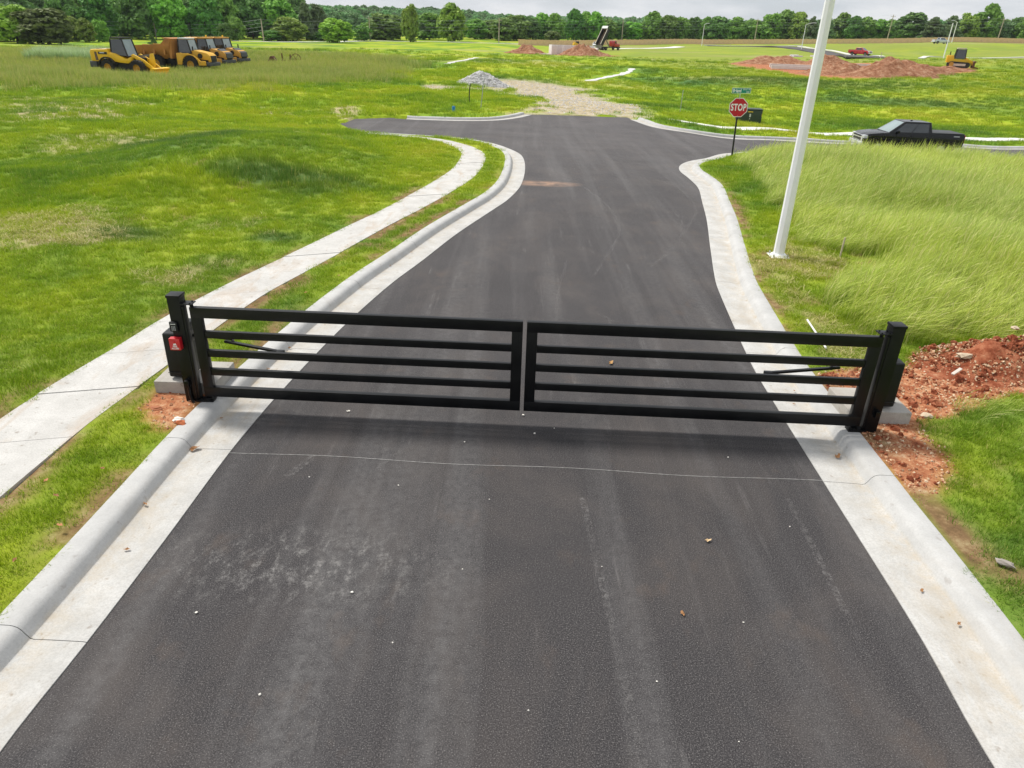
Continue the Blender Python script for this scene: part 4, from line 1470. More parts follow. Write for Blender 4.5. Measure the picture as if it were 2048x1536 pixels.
octagon(.415, -.006, -.002, (0, 0, 2.10)).build('border', M['sign_white'], ssn)
octagon(.388, -.010, -.007, (0, 0, 2.10)).build('plate', M['sign_red'], ssn)
text('STOP', .375, M['sign_white'], ssn, (0, -.0125, 2.095), FACE, sx=.66, bold=.012, spacing=1.12)
for zz in (1.78, 2.42):
    MB().tube((0, -.010, zz), (0, -.016, zz), .012, n=8).build('bolt', M['galv'], ssn)
MB().tube((0, .02, 2.40), (0, .02, 2.66), .018, n=8).build('bracket', M['galv'], ssn)
sp = MB().box((.03, .0, 2.77), (.78, .008, .215)).build('name_plate_border', M['sign_white'], ssn, bevel=.004)
MB().box((.03, -.0055, 2.77), (.755, .003, .19)).build('name_plate', M['sign_green'], sp)
text('Beland', .19, M['sign_white'], sp, (-.145, -.0085, 2.765), FACE, sx=.68, bold=.005)
text('Blvd W', .085, M['sign_white'], sp, (.245, -.0085, 2.815), FACE, sx=.9, bold=.001, spacing=1.3)
text('5400', .075, M['sign_white'], sp, (.30, -.0085, 2.715), FACE, sx=.9, bold=.001)

# ================================================================== CABINET, MARKERS
cb = empty('utility_cabinet', (16.2, 54.0, gzv(16.2, 54.0) - .05), rad(-6))
tag(cb, 'dark green utility cabinet behind the stop sign', 'cabinet')
MB().prism([(-.55, 0), (.55, 0), (.55, .80), (.50, .92), (-.48, .98), (-.55, .90)], -.82, .82, Matrix.Rotation(rad(90), 4, 'Z')).build('body', M['cabinet_green'], cb, bevel=.02)
MB().box((0, -.02, .965), (1.70, 1.14, .035)).build('lid', M['cabinet_green'], cb, bevel=.01)
MB().box((0, -.558, .56), (.10, .012, .22)).build('sticker', M['label_grey'], cb)
MB().box((0, -.557, .80), (.34, .012, .05)).build('sticker', M['yellow_label'], cb)
MB().box((0, -.565, .34), (.07, .03, .07)).build('lock', M['galv'], cb)
MB().box((.80, -.557, .6), (.02, .012, .2)).build('sticker', M['yellow_label'], cb)
MB().box((0, -.556, .45), (.008, .006, .8)).build('door_seam', M['dark_trim'], cb)

o = MB().lathe([(.0, 0), (.10, 0), (.10, .30), (.085, .33), (0, .33)], (0, 0, 0), 'Z', 16).build('valve_marker', M['blue_cap'])
o.location = (-4.26, 47.8, gzv(-4.26, 47.8))
tag(o, 'blue plastic valve marker in the grass across the junction', 'marker')


def marker(x, y, pts, r, mat, label):
    o = MB().path(pts, r, 6).build('marker_post', mat)
    o.location = (x, y, gzv(x, y) - .05)
    return tag(o, label, 'marker post')


marker(-3.66, 53.7, [(0, 0, 0), (-.02, 0, .5), (0, 0, .9), (.05, 0, 1.3)], .035, M['dark_trim'], 'dark bent marker post left of the pale one by the junction')
marker(-2.69, 50.4, [(0, 0, 0), (.10, 0, .9), (.16, 0, 1.75)], .028, M['galv'], 'thin pale leaning marker post above the far kerb')
marker(11.7, 55.9, [(0, 0, 0), (.04, 0, 1.6)], .026, M['galv'], 'thin grey marker post left of the stop sign')
o = MB().box((0, 0, .24), (.035, .018, .52)).build('survey_stake', M['wood_stake'])
o.location = (7.2, 15.5, gzv(7.2, 15.5) - .04)
o.rotation_euler = (0, .03, .3)
tag(o, 'small pale wooden survey stake right of the light pole', 'stake')
o = MB().tube((0, 0, 0), (-.16, -1.25, .02), .016, n=8).build('plastic_pipe', M['white_plastic'])
o.location = (4.98, 11.35, gzv(4.98, 11.0) + .09)
tag(o, 'white plastic pipe lying in the grass behind the right gate half', 'pipe')
for (x, y, h, a, nm) in ((77.4, 170.2, 1.3, 0., 'wooden stake beside the far street behind the red dirt'), (76.4, 291.5, 1.2, .1, 'short stake in the grass in front of the fence')):
    o = MB().box((0, 0, h / 2), (.12, .08, h)).build('survey_stake', M['wood_stake'])
    o.location = (x, y, gzv(x, y))
    tag(o, nm, 'stake')


# ================================================================== LITTER
def leaf(x, y, s, rz, seed, label, group=None, mat=None, dz=None):
    g = random.Random(seed)
    V = [(0, 0, .02)]
    n = 9
    for i in range(n):
        a = 2 * math.pi * i / n
        r = 1 - .35 * (i % 2) + g.uniform(-.15, .15)
        V.append((math.cos(a) * r, math.sin(a) * r * .6, g.uniform(.02, .5)))
    m = MB()
    m.add(V, [(0, 1 + i, 1 + (i + 1) % n) for i in range(n)])
    o = m.build('dead_leaf', mat or M['dry_leaf'], smooth=False)
    s *= .72
    o.scale = (s, s, s)
    o.rotation_euler = (0, 0, rz)
    o.location = (x, y, float(T(x, y)) + (.012 if dz is None else dz))
    return tag(o, label, 'leaf', group)


leaf(-3.66, 6.98, .10, .6, 1, 'large brown dead leaf in the left gutter below the gate')
leaf(3.93, 7.28, .08, 1.0, 2, 'crumpled brown leaf in the right gutter below the gate')
leaf(1.48, 9.75, .09, 1.2, 3, 'yellow brown leaf on the asphalt seen through the right gate half', mat=plain('leaf_tan', (.42, .24, .09), .8, var=.3, scale=30))
leaf(1.54, 4.62, .045, 2.0, 4, 'small curled leaf on the asphalt below the cardboard scrap')
leaf(-2.1, 8.0, .035, .2, 5, 'pale curled leaf on the asphalt below the left gate half', mat=M['pebble'])
o = leaf(1.99, 5.62, .055, .4, 6, 'tan cardboard scrap on the asphalt right of the lane middle', mat=M['card'])
o['category'] = 'scrap'
o.name = 'cardboard_scrap'
GL = [(-3.57, 8.9), (-3.5, 9.15), (-3.42, 9.9), (-3.47, 8.35), (-3.2, 11.3), (-2.95, 13.0), (-2.6, 14.2), (-3.56, 5.2), (-3.72, 5.9), (-2.3, 15.2), (-3.62, 7.7)]
for i, (x, y) in enumerate(GL):
    leaf(x, y, .03 + .02 * RND.random(), RND.random() * 6, 20 + i, 'small dark dead leaf lying in the left concrete gutter', 'leaves in the left gutter', dz=.02)
for i, (x, y) in enumerate([(3.9, 9.3), (4.0, 9.0), (3.86, 8.6), (3.95, 8.2), (3.8, 5.0), (3.92, 4.6)]):
    leaf(x, y, .03 + .025 * RND.random(), RND.random() * 6, 40 + i, 'small dead leaf lying in the right concrete gutter', 'leaves in the right gutter', dz=.02)
for i, (x, y) in enumerate([(-4.3, 6.25), (-4.75, 6.0), (-4.5, 5.75), (-4.2, 5.3), (-4.3, 4.8), (-3.7, 11.9), (-3.35, 12.9), (-2.75, 15.4), (-2.55, 15.9), (-2.1, 17.5)]):
    leaf(x, y, .05, RND.random() * 6, 60 + i, 'brown dead leaf in the grass strip beside the left kerb', 'leaves in the left verge', mat=plain('leaf_or', (.46, .20, .09), .8, var=.3, scale=30) if i % 2 else None, dz=.20)
for i, (x, y, s) in enumerate([(.16, 8.05, .030), (.30, 7.6, .022), (-.55, 7.35, .014), (-1.35, 4.75, .020), (-1.8, 3.66, .018), (.55, 7.75, .012), (2.05, 4.55, .012), (-.75, 3.05, .014), (1.2, 3.9, .012),
                               (-2.6, 4.45, .02), (-.2, 6.2, .012), (.9, 5.2, .011), (-1.2, 6.4, .013), (2.6, 7.2, .014), (-.4, 5.1, .012), (1.7, 3.4, .011), (.2, 3.6, .013), (-2.2, 6.5, .016), (2.9, 5.9, .013), (-.9, 4.2, .012)]):
    o = link('pebble', stone_mesh('pebble', 300 + i, M['pebble'], 1, .8))
    o.location = (x, y, float(T(x, y)) + s * .5)
    o.scale = (s * .6, s * .6, s * .6)
    tag(o, 'small white pebble lying on the dark asphalt', 'pebble', 'white pebbles on the asphalt')



# ================================================================== VEHICLES
def wheel(parent, c, R, w, rimmat, rimr=.6, tyre_mat=None, name='wheel', tread=False):
    """axis along local y"""
    r = empty(name)
    r.parent = parent
    r.location = c
    prof = [(R * rimr, -w / 2 * .9), (R * .93, -w / 2), (R, -w / 2 * .72), (R, w / 2 * .72), (R * .93, w / 2), (R * rimr, w / 2 * .9)]
    m = MB().lathe(prof, (0, 0, 0), 'Y', 28)
    if tread:
        for k in range(20):
            a = 2 * math.pi * k / 20
            q = Matrix.Rotation(-a, 4, 'Y')
            m.box(tuple(q @ Vector((R * 1.0, 0, 0))), (R * .07, w * .92, R * .13), q)
    m.build('tyre', tyre_mat or M['rubber'], r)
    p2 = [(0, -w * .30), (R * rimr * .35, -w * .30), (R * rimr * .45, -w * .16), (R * rimr * .85, -w * .2), (R * rimr * 1.01, -w * .42), (R * rimr * 1.01, w * .42), (R * rimr * .85, w * .2), (R * rimr * .45, w * .16), (R * rimr * .35, w * .30), (0, w * .30)]
    MB().lathe(p2, (0, 0, 0), 'Y', 20).build('rim', rimmat, r)
    return r


def patch(m, q, u0, u1, v0, v1, off=.006, thick=.01):
    """thin pane on the quad q (a,b,c,d) between the given fractions, lifted outwards"""
    a, b, c, d = [Vector(p) for p in q]
    n = (b - a).cross(d - a).normalized()

    def P(u, v):
        return (a * (1 - u) + b * u) * (1 - v) + (d * (1 - u) + c * u) * v
    us = (u0, u1, u1, u0) if not isinstance(u0, tuple) else (u0[0], u1[0], u1[1], u0[1])
    vs = (v0, v0, v1, v1)
    lo = [P(u, v) + n * (off - thick) for u, v in zip(us, vs)]
    hi = [P(u, v) + n * off for u, v in zip(us, vs)]
    m.hull8(lo, hi)
    return m


def arc_pts(cx, cz, r, a0, a1, n=9):
    return [(cx + r * math.cos(rad(a0 + (a1 - a0) * i / (n - 1))), cz + r * math.sin(rad(a0 + (a1 - a0) * i / (n - 1)))) for i in range(n)]


def pickup(loc, rz, paint, label, fine=True, glass='glass', chrome='chrome', group=None):
    r = empty('pickup_truck', loc, rz)
    tag(r, label, 'pickup truck', group)
    P = M[paint]
    W = 1.0
    fa, ra, ar = 1.93, -1.72, .50
    prof = [(-2.90, .62), (-2.93, .95), (-2.92, 1.30), (-1.02, 1.31), (-.99, 1.29), (1.00, 1.29), (1.18, 1.275), (1.9, 1.24), (2.55, 1.16), (2.80, 1.07), (2.86, .93), (2.86, .62), (2.55, .50)]
    prof += [(fa + ar, .47)] + arc_pts(fa, .40, ar, 8, 172) + [(fa - ar - .02, .42), (ra + ar + .02, .42)] + arc_pts(ra, .40, ar, 8, 172) + [(ra - ar, .50)]
    m = MB().prism(prof, -W, W)
    # sides lean in a little above the waist and the nose narrows
    V = []
    for x, y, z in m.v:
        k = 1 - .035 * max(0, (z - .9) / .4)
        if x > 2.2:
            k *= 1 - .05 * (x - 2.2) / .66
        V.append((x, y * k, z))
    m.v = V
    m.build('body', P, r, bevel=.035, seg=2)
    MB().box((0, 0, .62), (5.2, 1.55, .55)).build('chassis', M['dark_trim'], r)
    # cab
    lo = [(-1.05, -.955, 1.27), (1.50, -.955, 1.245), (1.50, .955, 1.245), (-1.05, .955, 1.27)]
    hi = [(-.92, -.74, 1.895), (.58, -.74, 1.905), (.58, .74, 1.905), (-.92, .74, 1.895)]
    MB().hull8(lo, hi).build('cab', P, r, bevel=.05, seg=3)
    sideR = (lo[0], lo[1], hi[1], hi[0])
    sideL = (lo[2], lo[3], hi[3], hi[2])
    G = M[glass]
    for q, fl in ((sideR, 0), (sideL, 1)):
        if not fl:
            patch(MB(), q, (.50, .47), (.90, .90), .10, .84, .008).build('window', G, r)
            patch(MB(), q, (.10, .09), (.48, .45), .10, .84, .008).build('window', G, r)
        else:
            patch(MB(), q, (.10, .10), (.50, .53), .10, .84, .008).build('window', G, r)
            patch(MB(), q, (.52, .55), (.90, .91), .10, .84, .008).build('window', G, r)
    patch(MB(), (lo[1], lo[2], hi[2], hi[1]), .06, .94, .06, .92, .008).build('windscreen', M['pale_glass'] if fine else G, r)
    patch(MB(), (lo[3], lo[0], hi[0], hi[3]), .10, .90, .22, .86, .008).build('rear_window', G, r)
    # bed cover
    MB().box((-1.97, 0, 1.325), (1.86, 1.80, .045)).build('bed_cover', M['black_vinyl'] if paint == 'black_paint' else M['dark_trim'], r, bevel=.015)
    # front
    C_ = M[chrome]
    MB().box((2.86, 0, .90), (.06, 1.62, .34)).build('grille', C_, r, bevel=.02)
    MB().box((2.885, 0, 1.01), (.03, 1.20, .09)).build('grille_insert', M['dark_trim'], r)
    MB().box((2.885, 0, .83), (.03, 1.20, .14)).build('grille_insert', M['dark_trim'], r)
    MB().box((2.90, 0, .60), (.20, 1.92, .22)).build('front_bumper', C_, r, bevel=.05)
    for s in (-1, 1):
        MB().box((2.76, s * .83, 1.00), (.22, .27, .19)).build('headlight', M['lamp_clear'], r, bevel=.03)
        MB().box((-2.91, s * .90, 1.06), (.09, .14, .44)).build('tail_light', M['tail_red'], r, bevel=.02)
        mr = MB().box((1.00, s * 1.10, 1.34), (.10, .20, .17)).build('mirror', P, r, bevel=.03)
        for x, nm in ((.12, 0), (-.72, 1)):
            MB().box((x, s * .985, 1.12), (.16, .03, .03)).build('door_handle', P, r, bevel=.008)
        if fine:
            for x in (1.02, .10, -.93):
                MB().box((x, s * .990, .87), (.012, .012, .72)).build('door_seam', M['dark_trim'], r)
            MB().box((-2.45, s * .978, 1.19), (.34, .006, .045)).build('decal', M['label_grey'], r)
        wheel(r, (fa, s * .84, .40), .40, .27, M[chrome] if fine else M['steel_grey'], .62)
        wheel(r, (ra, s * .84, .40), .40, .27, M[chrome] if fine else M['steel_grey'], .62)
    MB().box((-2.98, 0, .62), (.18, 1.90, .20)).build('rear_bumper', C_, r, bevel=.04)
    MB().box((-.05, 0, 1.925), (.16, .05, .05), taper=(.3, .6)).build('roof_fin', P, r)
    return r


tx, ty = 22.45, 43.7
pickup((tx, ty, float(T(tx, ty)) + .01), math.pi + rad(-3), 'black_paint', 'black crew cab pickup truck parked on the cross street behind tall grass', True).scale = (.96, .96, .96)
pickup((90.2, 211.0, gzv(90.2, 211.0) + .25), rad(-52), 'red_paint', 'red pickup truck on the far street beyond the red dirt', False)
pickup((146.5, 279.0, gzv(146.5, 279.0) - .02), rad(8), 'silver_paint', 'silver pickup truck parked by the fence at the right', False)
pickup((24.2, 262.0, gzv(24.2, 262.0)), rad(-100), 'white_paint', 'white pickup truck behind the raised dump bed', False)


def cab_frame(r, lo, hi, frame, glass, names=('window',), roof=None, t=.09, solid_low=0.):
    """glazed machine cab: four corner posts, roof, panes in each side"""
    MB().hull8([tuple(Vector(p)) for p in lo], [tuple(Vector(l) * .97 + Vector(h) * .03) for l, h in zip(lo, hi)]).build('cab_floor', frame, r)
    for l, h in zip(lo, hi):
        MB().bar(l, h, t, t).build('cab_post', frame, r)
    hi2 = [tuple(Vector(h) + Vector((0, 0, .14))) for h in hi]
    MB().hull8([tuple(h) for h in hi], hi2).build('cab_roof', roof or frame, r, bevel=.03)
    for i in range(4):
        j = (i + 1) % 4
        patch(MB(), (lo[i], lo[j], hi[j], hi[i]), .05, .95, .04, .96, -.01, .02).build('window', glass[i] if isinstance(glass, (list, tuple)) else glass, r)


def wheel_loader(loc, rz):
    r = empty('wheel_loader', loc, rz)
    tag(r, 'yellow wheel loader with black cab parked at the left end', 'wheel loader')
    Y, K, G = M['loader_yellow'], M['machine_black'], M['machine_grey']
    MB().prism([(-3.45, 1.25), (-3.50, 2.05), (-3.35, 2.30), (-1.55, 2.40), (-1.45, 1.6), (-1.9, 1.25)], -1.05, 1.05).build('engine_hood', Y, r, bevel=.08, seg=3)
    MB().box((-3.25, 0, .98), (.75, 2.3, .55), taper=(1, 1)).build('counterweight', G, r, bevel=.06)
    MB().prism([(-2.95, 1.35), (-2.65, 1.35), (-2.75, 2.1), (-2.98, 2.1)], -1.065, 1.065).build('vent', M['bed_brown'], r)
    MB().box((-2.1, 0, 2.0), (.95, 2.13, .22)).build('side_band', K, r)
    MB().box((-2.15, -1.07, 2.03), (.5, .02, .09)).build('side_mark', M['label_grey'], r)
    MB().lathe([(0, 0), (.13, 0), (.13, .02), (0, .02)], (-1.9, -1.08, 1.55), 'Y', 14).build('emblem', M['white_print'], r)
    MB().box((-2.55, 0, 2.345), (.9, 1.2, .05)).build('hood_top', G, r)
    MB().prism([(-1.7, 2.1), (-.9, 2.0), (.30, 1.50), (.75, 1.75), (.80, 1.35), (.4, 1.15), (-.4, 1.2), (-1.2, 1.3), (-1.7, 1.3)], -1.0, 1.0).build('main_frame', Y, r, bevel=.05)
    MB().box((-.6, 0, .85), (2.2, 1.5, .75)).build('belly', K, r)
    cab_frame(r, [(-1.35, -.8, 1.85), (.38, -.8, 1.75), (.38, .8, 1.75), (-1.35, .8, 1.85)], [(-1.25, -.75, 3.28), (-.02, -.75, 3.30), (-.02, .75, 3.30), (-1.25, .75, 3.28)], K, [M['glass'], M['pale_glass'], M['glass'], M['glass']])
    MB().path([(-2.0, .3, 2.4), (-2.0, .3, 2.85), (-2.12, .3, 3.02)], .08, 10).build('exhaust', K, r)
    MB().tube((-1.6, -.3, 2.38), (-1.6, -.3, 2.75), .10, n=10).build('intake', K, r)
    for s in (-1, 1):
        wheel(r, (-1.75, s * .95, .74), .74, .58, M['rim_yellow'], .5, tread=True)
        wheel(r, (1.35, s * .95, .74), .74, .58, M['rim_yellow'], .5, tread=True)
        MB().prism([(.55, 1.85), (.8, 2.0), (1.9, 1.50), (2.9, .75), (2.75, .55), (1.7, 1.15)], s * .55 - .09, s * .55 + .09).build('boom', Y, r, bevel=.02)
        MB().prism(arc_pts(-1.75, .74, .95, 20, 160, 8) + arc_pts(-1.75, .74, .86, 160, 20, 8), s * .95 - .3, s * .95 + .3).build('fender', K, r)
    MB().prism([(2.05, 1.2), (2.3, 2.05), (2.55, 2.1), (2.6, 1.1), (2.4, .6)], -.16, .16).build('tilt_lever', Y, r, bevel=.03)
    MB().bar((.7, 0, 1.75), (2.35, 0, 1.95), .16).build('tilt_cylinder', M['steel_grey'], r)
    MB().box((1.0, 0, 1.25), (1.0, 1.0, .9)).build('front_frame', K, r, bevel=.05)
    MB().prism([(2.75, .20), (2.78, .70), (2.95, .85), (3.35, .78), (3.1, .55), (3.1, .28), (3.75, .10), (3.7, .03), (2.95, .05)], -1.25, 1.25).build('bucket', Y, r)
    return r


def dump_hauler(loc, rz, paint, bed, label, hood_dark=False, roofm=None):
    r = empty('articulated_hauler', loc, rz)
    tag(r, label, 'dump truck', 'articulated haulers parked in the meadow')
    Y, K = M[paint], M['machine_black']
    B = M[bed]
    # front unit
    MB().prism([(1.35, 2.15), (1.5, 2.30), (3.1, 2.02), (3.45, 1.75), (3.5, 1.15), (3.2, 1.10), (3.2, 1.30), (1.35, 1.45)], -.75, .75).build('bonnet', Y, r, bevel=.06)
    MB().box((3.42, 0, 1.45), (.16, 1.2, .62)).build('grille', K, r, bevel=.03)
    if hood_dark:
        MB().prism([(2.35, 2.20), (2.45, 2.28), (3.50, 1.80), (3.62, 1.30), (3.50, 1.28), (3.38, 1.72)], -.66, .66).build('louvre_panel', M['machine_grey'], r, bevel=.02)
        MB().tube((.5, .3, 3.46), (.5, .3, 3.68), .09, n=8).build('beacon', M['sign_red'] if hood_dark == 1 else M['yellow_label'], r)
    MB().box((3.35, 0, .92), (.5, 2.3, .36)).build('front_bumper', M['machine_grey'], r, bevel=.05)
    for s in (-1, 1):
        MB().prism([(-.10, .80), (-.10, 1.95), (.35, 2.0), (.55, 1.95), (1.15, 1.95), (1.9, 1.75), (2.55, 1.25), (3.1, 1.25), (3.15, .80), (2.35, .78)] + arc_pts(1.40, .85, .95, 5, 172, 9) + [(.42, .8)],
                   s * 1.22 - .12, s * 1.22 + .12).build('fender', Y, r, bevel=.03)
        wheel(r, (1.40, s * 1.10, .85), .85, .62, M['rim_yellow'], .48, tread=True)
        wheel(r, (-2.6, s * 1.10, .85), .85, .62, M['rim_yellow'], .48, tread=True)
        wheel(r, (-4.45, s * 1.10, .85), .85, .62, M['rim_yellow'], .48, tread=True)
        MB().box((1.9, s * 1.30, 2.45), (.10, .12, .42)).build('mirror', K, r)
        MB().lathe([(0, 0), (.26, 0), (.26, .1), (0, .1)], (2.35, s * .76 - (.1 if s < 0 else 0), 1.72), 'Y', 14).build('air_cleaner', K, r)
    MB().box((1.3, 0, 1.05), (3.6, 1.3, .7)).build('front_frame', K, r)
    cab_frame(r, [(-.05, -.85, 1.95), (1.42, -.85, 1.95), (1.42, .85, 1.95), (-.05, .85, 1.95)], [(.0, -.8, 3.32), (1.10, -.8, 3.32), (1.10, .8, 3.32), (.0, .8, 3.32)], K, [M['glass'], M['pale_glass'], M['glass'], M['glass']], roof=M[roofm] if roofm else Y, t=.1)
    # rear unit with hopper
    MB().box((-2.6, 0, 1.05), (5.4, .9, .5)).build('rear_frame', K, r)
    MB().bar((-.2, 0, 1.1), (-1.0, 0, 1.2), .6).build('hitch', K, r)
    lo, hi = 1.30, 2.72
    m = MB()
    sec = [(-.75, 1.35, .62, 1.28, 2.75, 1.45), (-1.7, 1.30, .70, 1.28, 2.75, 1.45), (-4.6, 1.28, .80, 1.28, 2.60, 1.45), (-5.6, 1.75, 1.0, 1.6, 2.62, 1.45)]
    V, F = [], []
    for x, zb, wb, zm, zt, wt in sec:
        zm = zb + .45
        V += [(x, -wt, zt), (x, -wt + .02, zt - .42), (x, -wb, zb), (x, wb, zb), (x, wt - .02, zt - .42), (x, wt, zt), (x, wt - .10, zt), (x, wb - .08, zb + .10), (x, -wb + .08, zb + .10), (x, -wt + .10, zt)]
    for i in range(len(sec) - 1):
        for j in range(10):
            F.append((i * 10 + j, i * 10 + (j + 1) % 10, i * 10 + 10 + (j + 1) % 10, i * 10 + 10 + j))
    F += [tuple(range(10)), tuple(30 + 9 - j for j in range(10))]
    m.add(V, F)
    m.build('hopper', B, r)
    MB().prism([(-.80, 1.4), (-.62, 1.4), (-.35, 3.36), (-1.35, 3.42), (-1.45, 3.34), (-.62, 3.25), (-.85, 2.6)], -1.40, 1.40).build('headboard', B, r)
    for s in (-1, 1):
        MB().prism([(-.75, 2.5), (-.45, 3.3), (-1.05, 3.34), (-1.75, 2.74)], s * 1.41 - .04, s * 1.41 + .04).build('headboard_side', B, r)
        for x in (-1.4, -2.6, -3.8):
            MB().prism([(x - .08, 1.75), (x + .08, 1.75), (x + .16, 2.34), (x - .16, 2.34)], s * 1.30 - .12, s * 1.30 + .12).build('hopper_rib', B, r)
        MB().bar((-.9, s * .6, 1.1), (-1.9, s * .75, 1.7), .16).build('lift_cylinder', K, r)
    return r


def on_ground(x, y, dz=0.):
    return (x, y, gzv(x, y) + dz)


wheel_loader(on_ground(-38.5, 76.0, -.05), rad(-9))
dump_hauler(on_ground(-37.5, 86.0, -.05), rad(-7), 'truck_yellow', 'rusty_bed', 'yellow articulated dump truck with rusty bed behind the wheel loader', roofm='label_grey')
dump_hauler(on_ground(-38.4, 93.5, -.05), rad(-12), 'old_yellow', 'old_yellow', 'tan older dump truck with dark grille, middle of the parked haulers', hood_dark=2)
dump_hauler(on_ground(-38.9, 100.0, -.05), rad(-14), 'old_yellow', 'old_yellow', 'tan dump truck at the right end of the parked haulers', hood_dark=2)

# rusty leftovers in the meadow
o = MB().prism([(-.75, 0), (.85, 0), (.15, 1.05), (-.15, 1.0)], -.5, .5).build('rusty_hopper', M['rust'], bevel=.05)
o.location = on_ground(-33.8, 104.9, .0)
tag(o, 'rusty wedge-shaped hopper standing in the weedy meadow', 'hopper')
r = empty('steel_frame', on_ground(-32.5, 106.8, 0))
tag(r, 'rusty U-shaped steel frame right of the hopper', 'steel frame')
MB().bar((-.5, 0, 0), (-.55, 0, 1.25), .14).build('upright', M['rust'], r)
MB().bar((.5, 0, 0), (.6, 0, 1.15), .14).build('upright', M['rust'], r)
MB().bar((-.6, 0, .35), (.7, 0, .3), .14).build('crossbar', M['rust'], r)
r = empty('iron_wheel', on_ground(-31.4, 107.6, .55), rad(25))
tag(r, 'old iron spoked wheel lying in the meadow grass', 'wheel')
MB().lathe([(.62, -.05), (.70, -.05), (.70, .05), (.62, .05)], (0, 0, 0), 'Y', 24).build('ring', M['rust'], r)
for k in range(3):
    a = math.pi * k / 3
    MB().bar((-.65 * math.cos(a), 0, -.65 * math.sin(a)), (.65 * math.cos(a), 0, .65 * math.sin(a)), .05).build('spoke', M['rust'], r)
MB().bar((.5, .1, -.4), (2.4, .3, -.5), .1).build('drawbar', M['rust'], r)


def tipper(loc, rz):
    r = empty('tipper_truck', loc, rz)
    tag(r, 'red dump truck with its brown bed tipped up', 'dump truck')
    P = M['red_paint']
    MB().prism([(1.55, 1.05), (1.55, 2.65), (2.55, 2.70), (2.95, 1.90), (4.15, 1.75), (4.3, 1.5), (4.3, 1.0)], -1.1, 1.1).build('cab', P, r, bevel=.08)
    for s in (-1, 1):
        MB().box((2.15, s * 1.11, 2.2), (.7, .03, .55)).build('window', M['glass'], r)
        wheel(r, (3.55, s * 1.05, .52), .52, .3, M['steel_grey'], .55)
        wheel(r, (-2.2, s * 1.0, .52), .52, .5, M['steel_grey'], .55)
        wheel(r, (-3.5, s * 1.0, .52), .52, .5, M['steel_grey'], .55)
    patch(MB(), ((2.95, -1.0, 1.9), (2.95, 1.0, 1.9), (2.55, 1.0, 2.68), (2.55, -1.0, 2.68)), .06, .94, .1, .9, .02).build('windscreen', M['glass'], r)
    MB().box((4.33, 0, 1.35), (.08, 1.4, .7)).build('grille', M['chrome'], r)
    MB().box((4.4, 0, .75), (.2, 2.3, .3)).build('front_bumper', M['machine_black'], r)
    MB().box((-.2, 0, .85), (8.0, .9, .35)).build('chassis', M['machine_black'], r)
    a = rad(58)
    B = empty('tipping_bed')
    B.parent = r
    B.location = (-3.9, 0, 1.1)
    B.rotation_euler = (0, -a, 0)
    MB().box((2.6, 0, .05), (5.2, 2.3, .1)).build('floor', M['bed_brown'], B)
    for s in (-1, 1):
        MB().box((2.6, s * 1.15, .62), (5.2, .09, 1.2)).build('side', M['machine_black'], B)
        MB().box((2.6, s * 1.15, 1.25), (5.2, .16, .09)).build('top_rail', M['pale_board'], B)
    MB().box((5.15, 0, .7), (.1, 2.3, 1.35)).build('headboard', M['bed_brown'], B)
    MB().box((5.45, 0, 1.42), (.8, 2.3, .1)).build('cab_guard', M['label_grey'], B)
    MB().bar((.6, 0, .95), (-1.6, 0, 3.2), .22).build('lift_cylinder', M['steel_grey'], r)
    MB().box((-4.4, 0, .95), (.12, 2.2, 1.0)).build('tailgate', M['steel_grey'], r)
    return r


tipper(on_ground(27.0, 250.0), rad(42))


def track_loader(loc, rz):
    r = empty('track_loader', loc, rz)
    tag(r, 'yellow track loader with dark bucket at the end of the excavation', 'track loader')
    Y, K = M['loader_yellow'], M['machine_black']
    for s in (-1, 1):
        m = MB().prism(arc_pts(-1.2, .5, .5, 90, 270, 8) + arc_pts(1.2, .45, .45, -90, 90, 8), s * .95 - .28, s * .95 + .28)
        tr = m.build('track', K, r)
        MB().box((0, s * 1.24, .5), (1.9, .06, .35)).build('track_guard', M['pale_board'], tr)
        MB().lathe([(0, -.02), (.36, -.02), (.36, .02), (0, .02)], (-1.2, s * 1.25, .55), 'Y', 16).build('sprocket', M['rim_yellow'], tr)
        MB().prism([(.2, 1.6), (.5, 1.75), (1.9, 1.15), (2.3, .5), (2.05, .4), (1.6, .95)], s * .6 - .1, s * .6 + .1).build('boom', Y, r)
    MB().prism([(-2.0, .8), (-2.05, 1.9), (-1.1, 1.95), (-.9, 1.35), (1.5, 1.3), (1.75, .9), (1.5, .75)], -.66, .66).build('body', Y, r, bevel=.05)
    MB().tube((-1.6, .2, 1.9), (-1.6, .2, 2.5), .08).build('exhaust', K, r)
    cab_frame(r, [(-.9, -.72, 1.4), (.75, -.72, 1.4), (.75, .72, 1.4), (-.9, .72, 1.4)], [(-.75, -.68, 2.95), (.60, -.68, 2.95), (.60, .68, 2.95), (-.75, .68, 2.95)], K, [M['glass'], M['pale_glass'], M['glass'], M['glass']], roof=M['pale_board'])
    MB().prism([(2.05, .15), (2.05, 1.0), (2.25, 1.15), (2.6, 1.05), (2.35, .85), (2.35, .3), (3.0, .12), (3.0, .03), (2.2, .03)], -1.2, 1.2).build('bucket', M['rust'], r)
    return r


track_loader(on_ground(75.2, 135.5, .15), rad(-22))


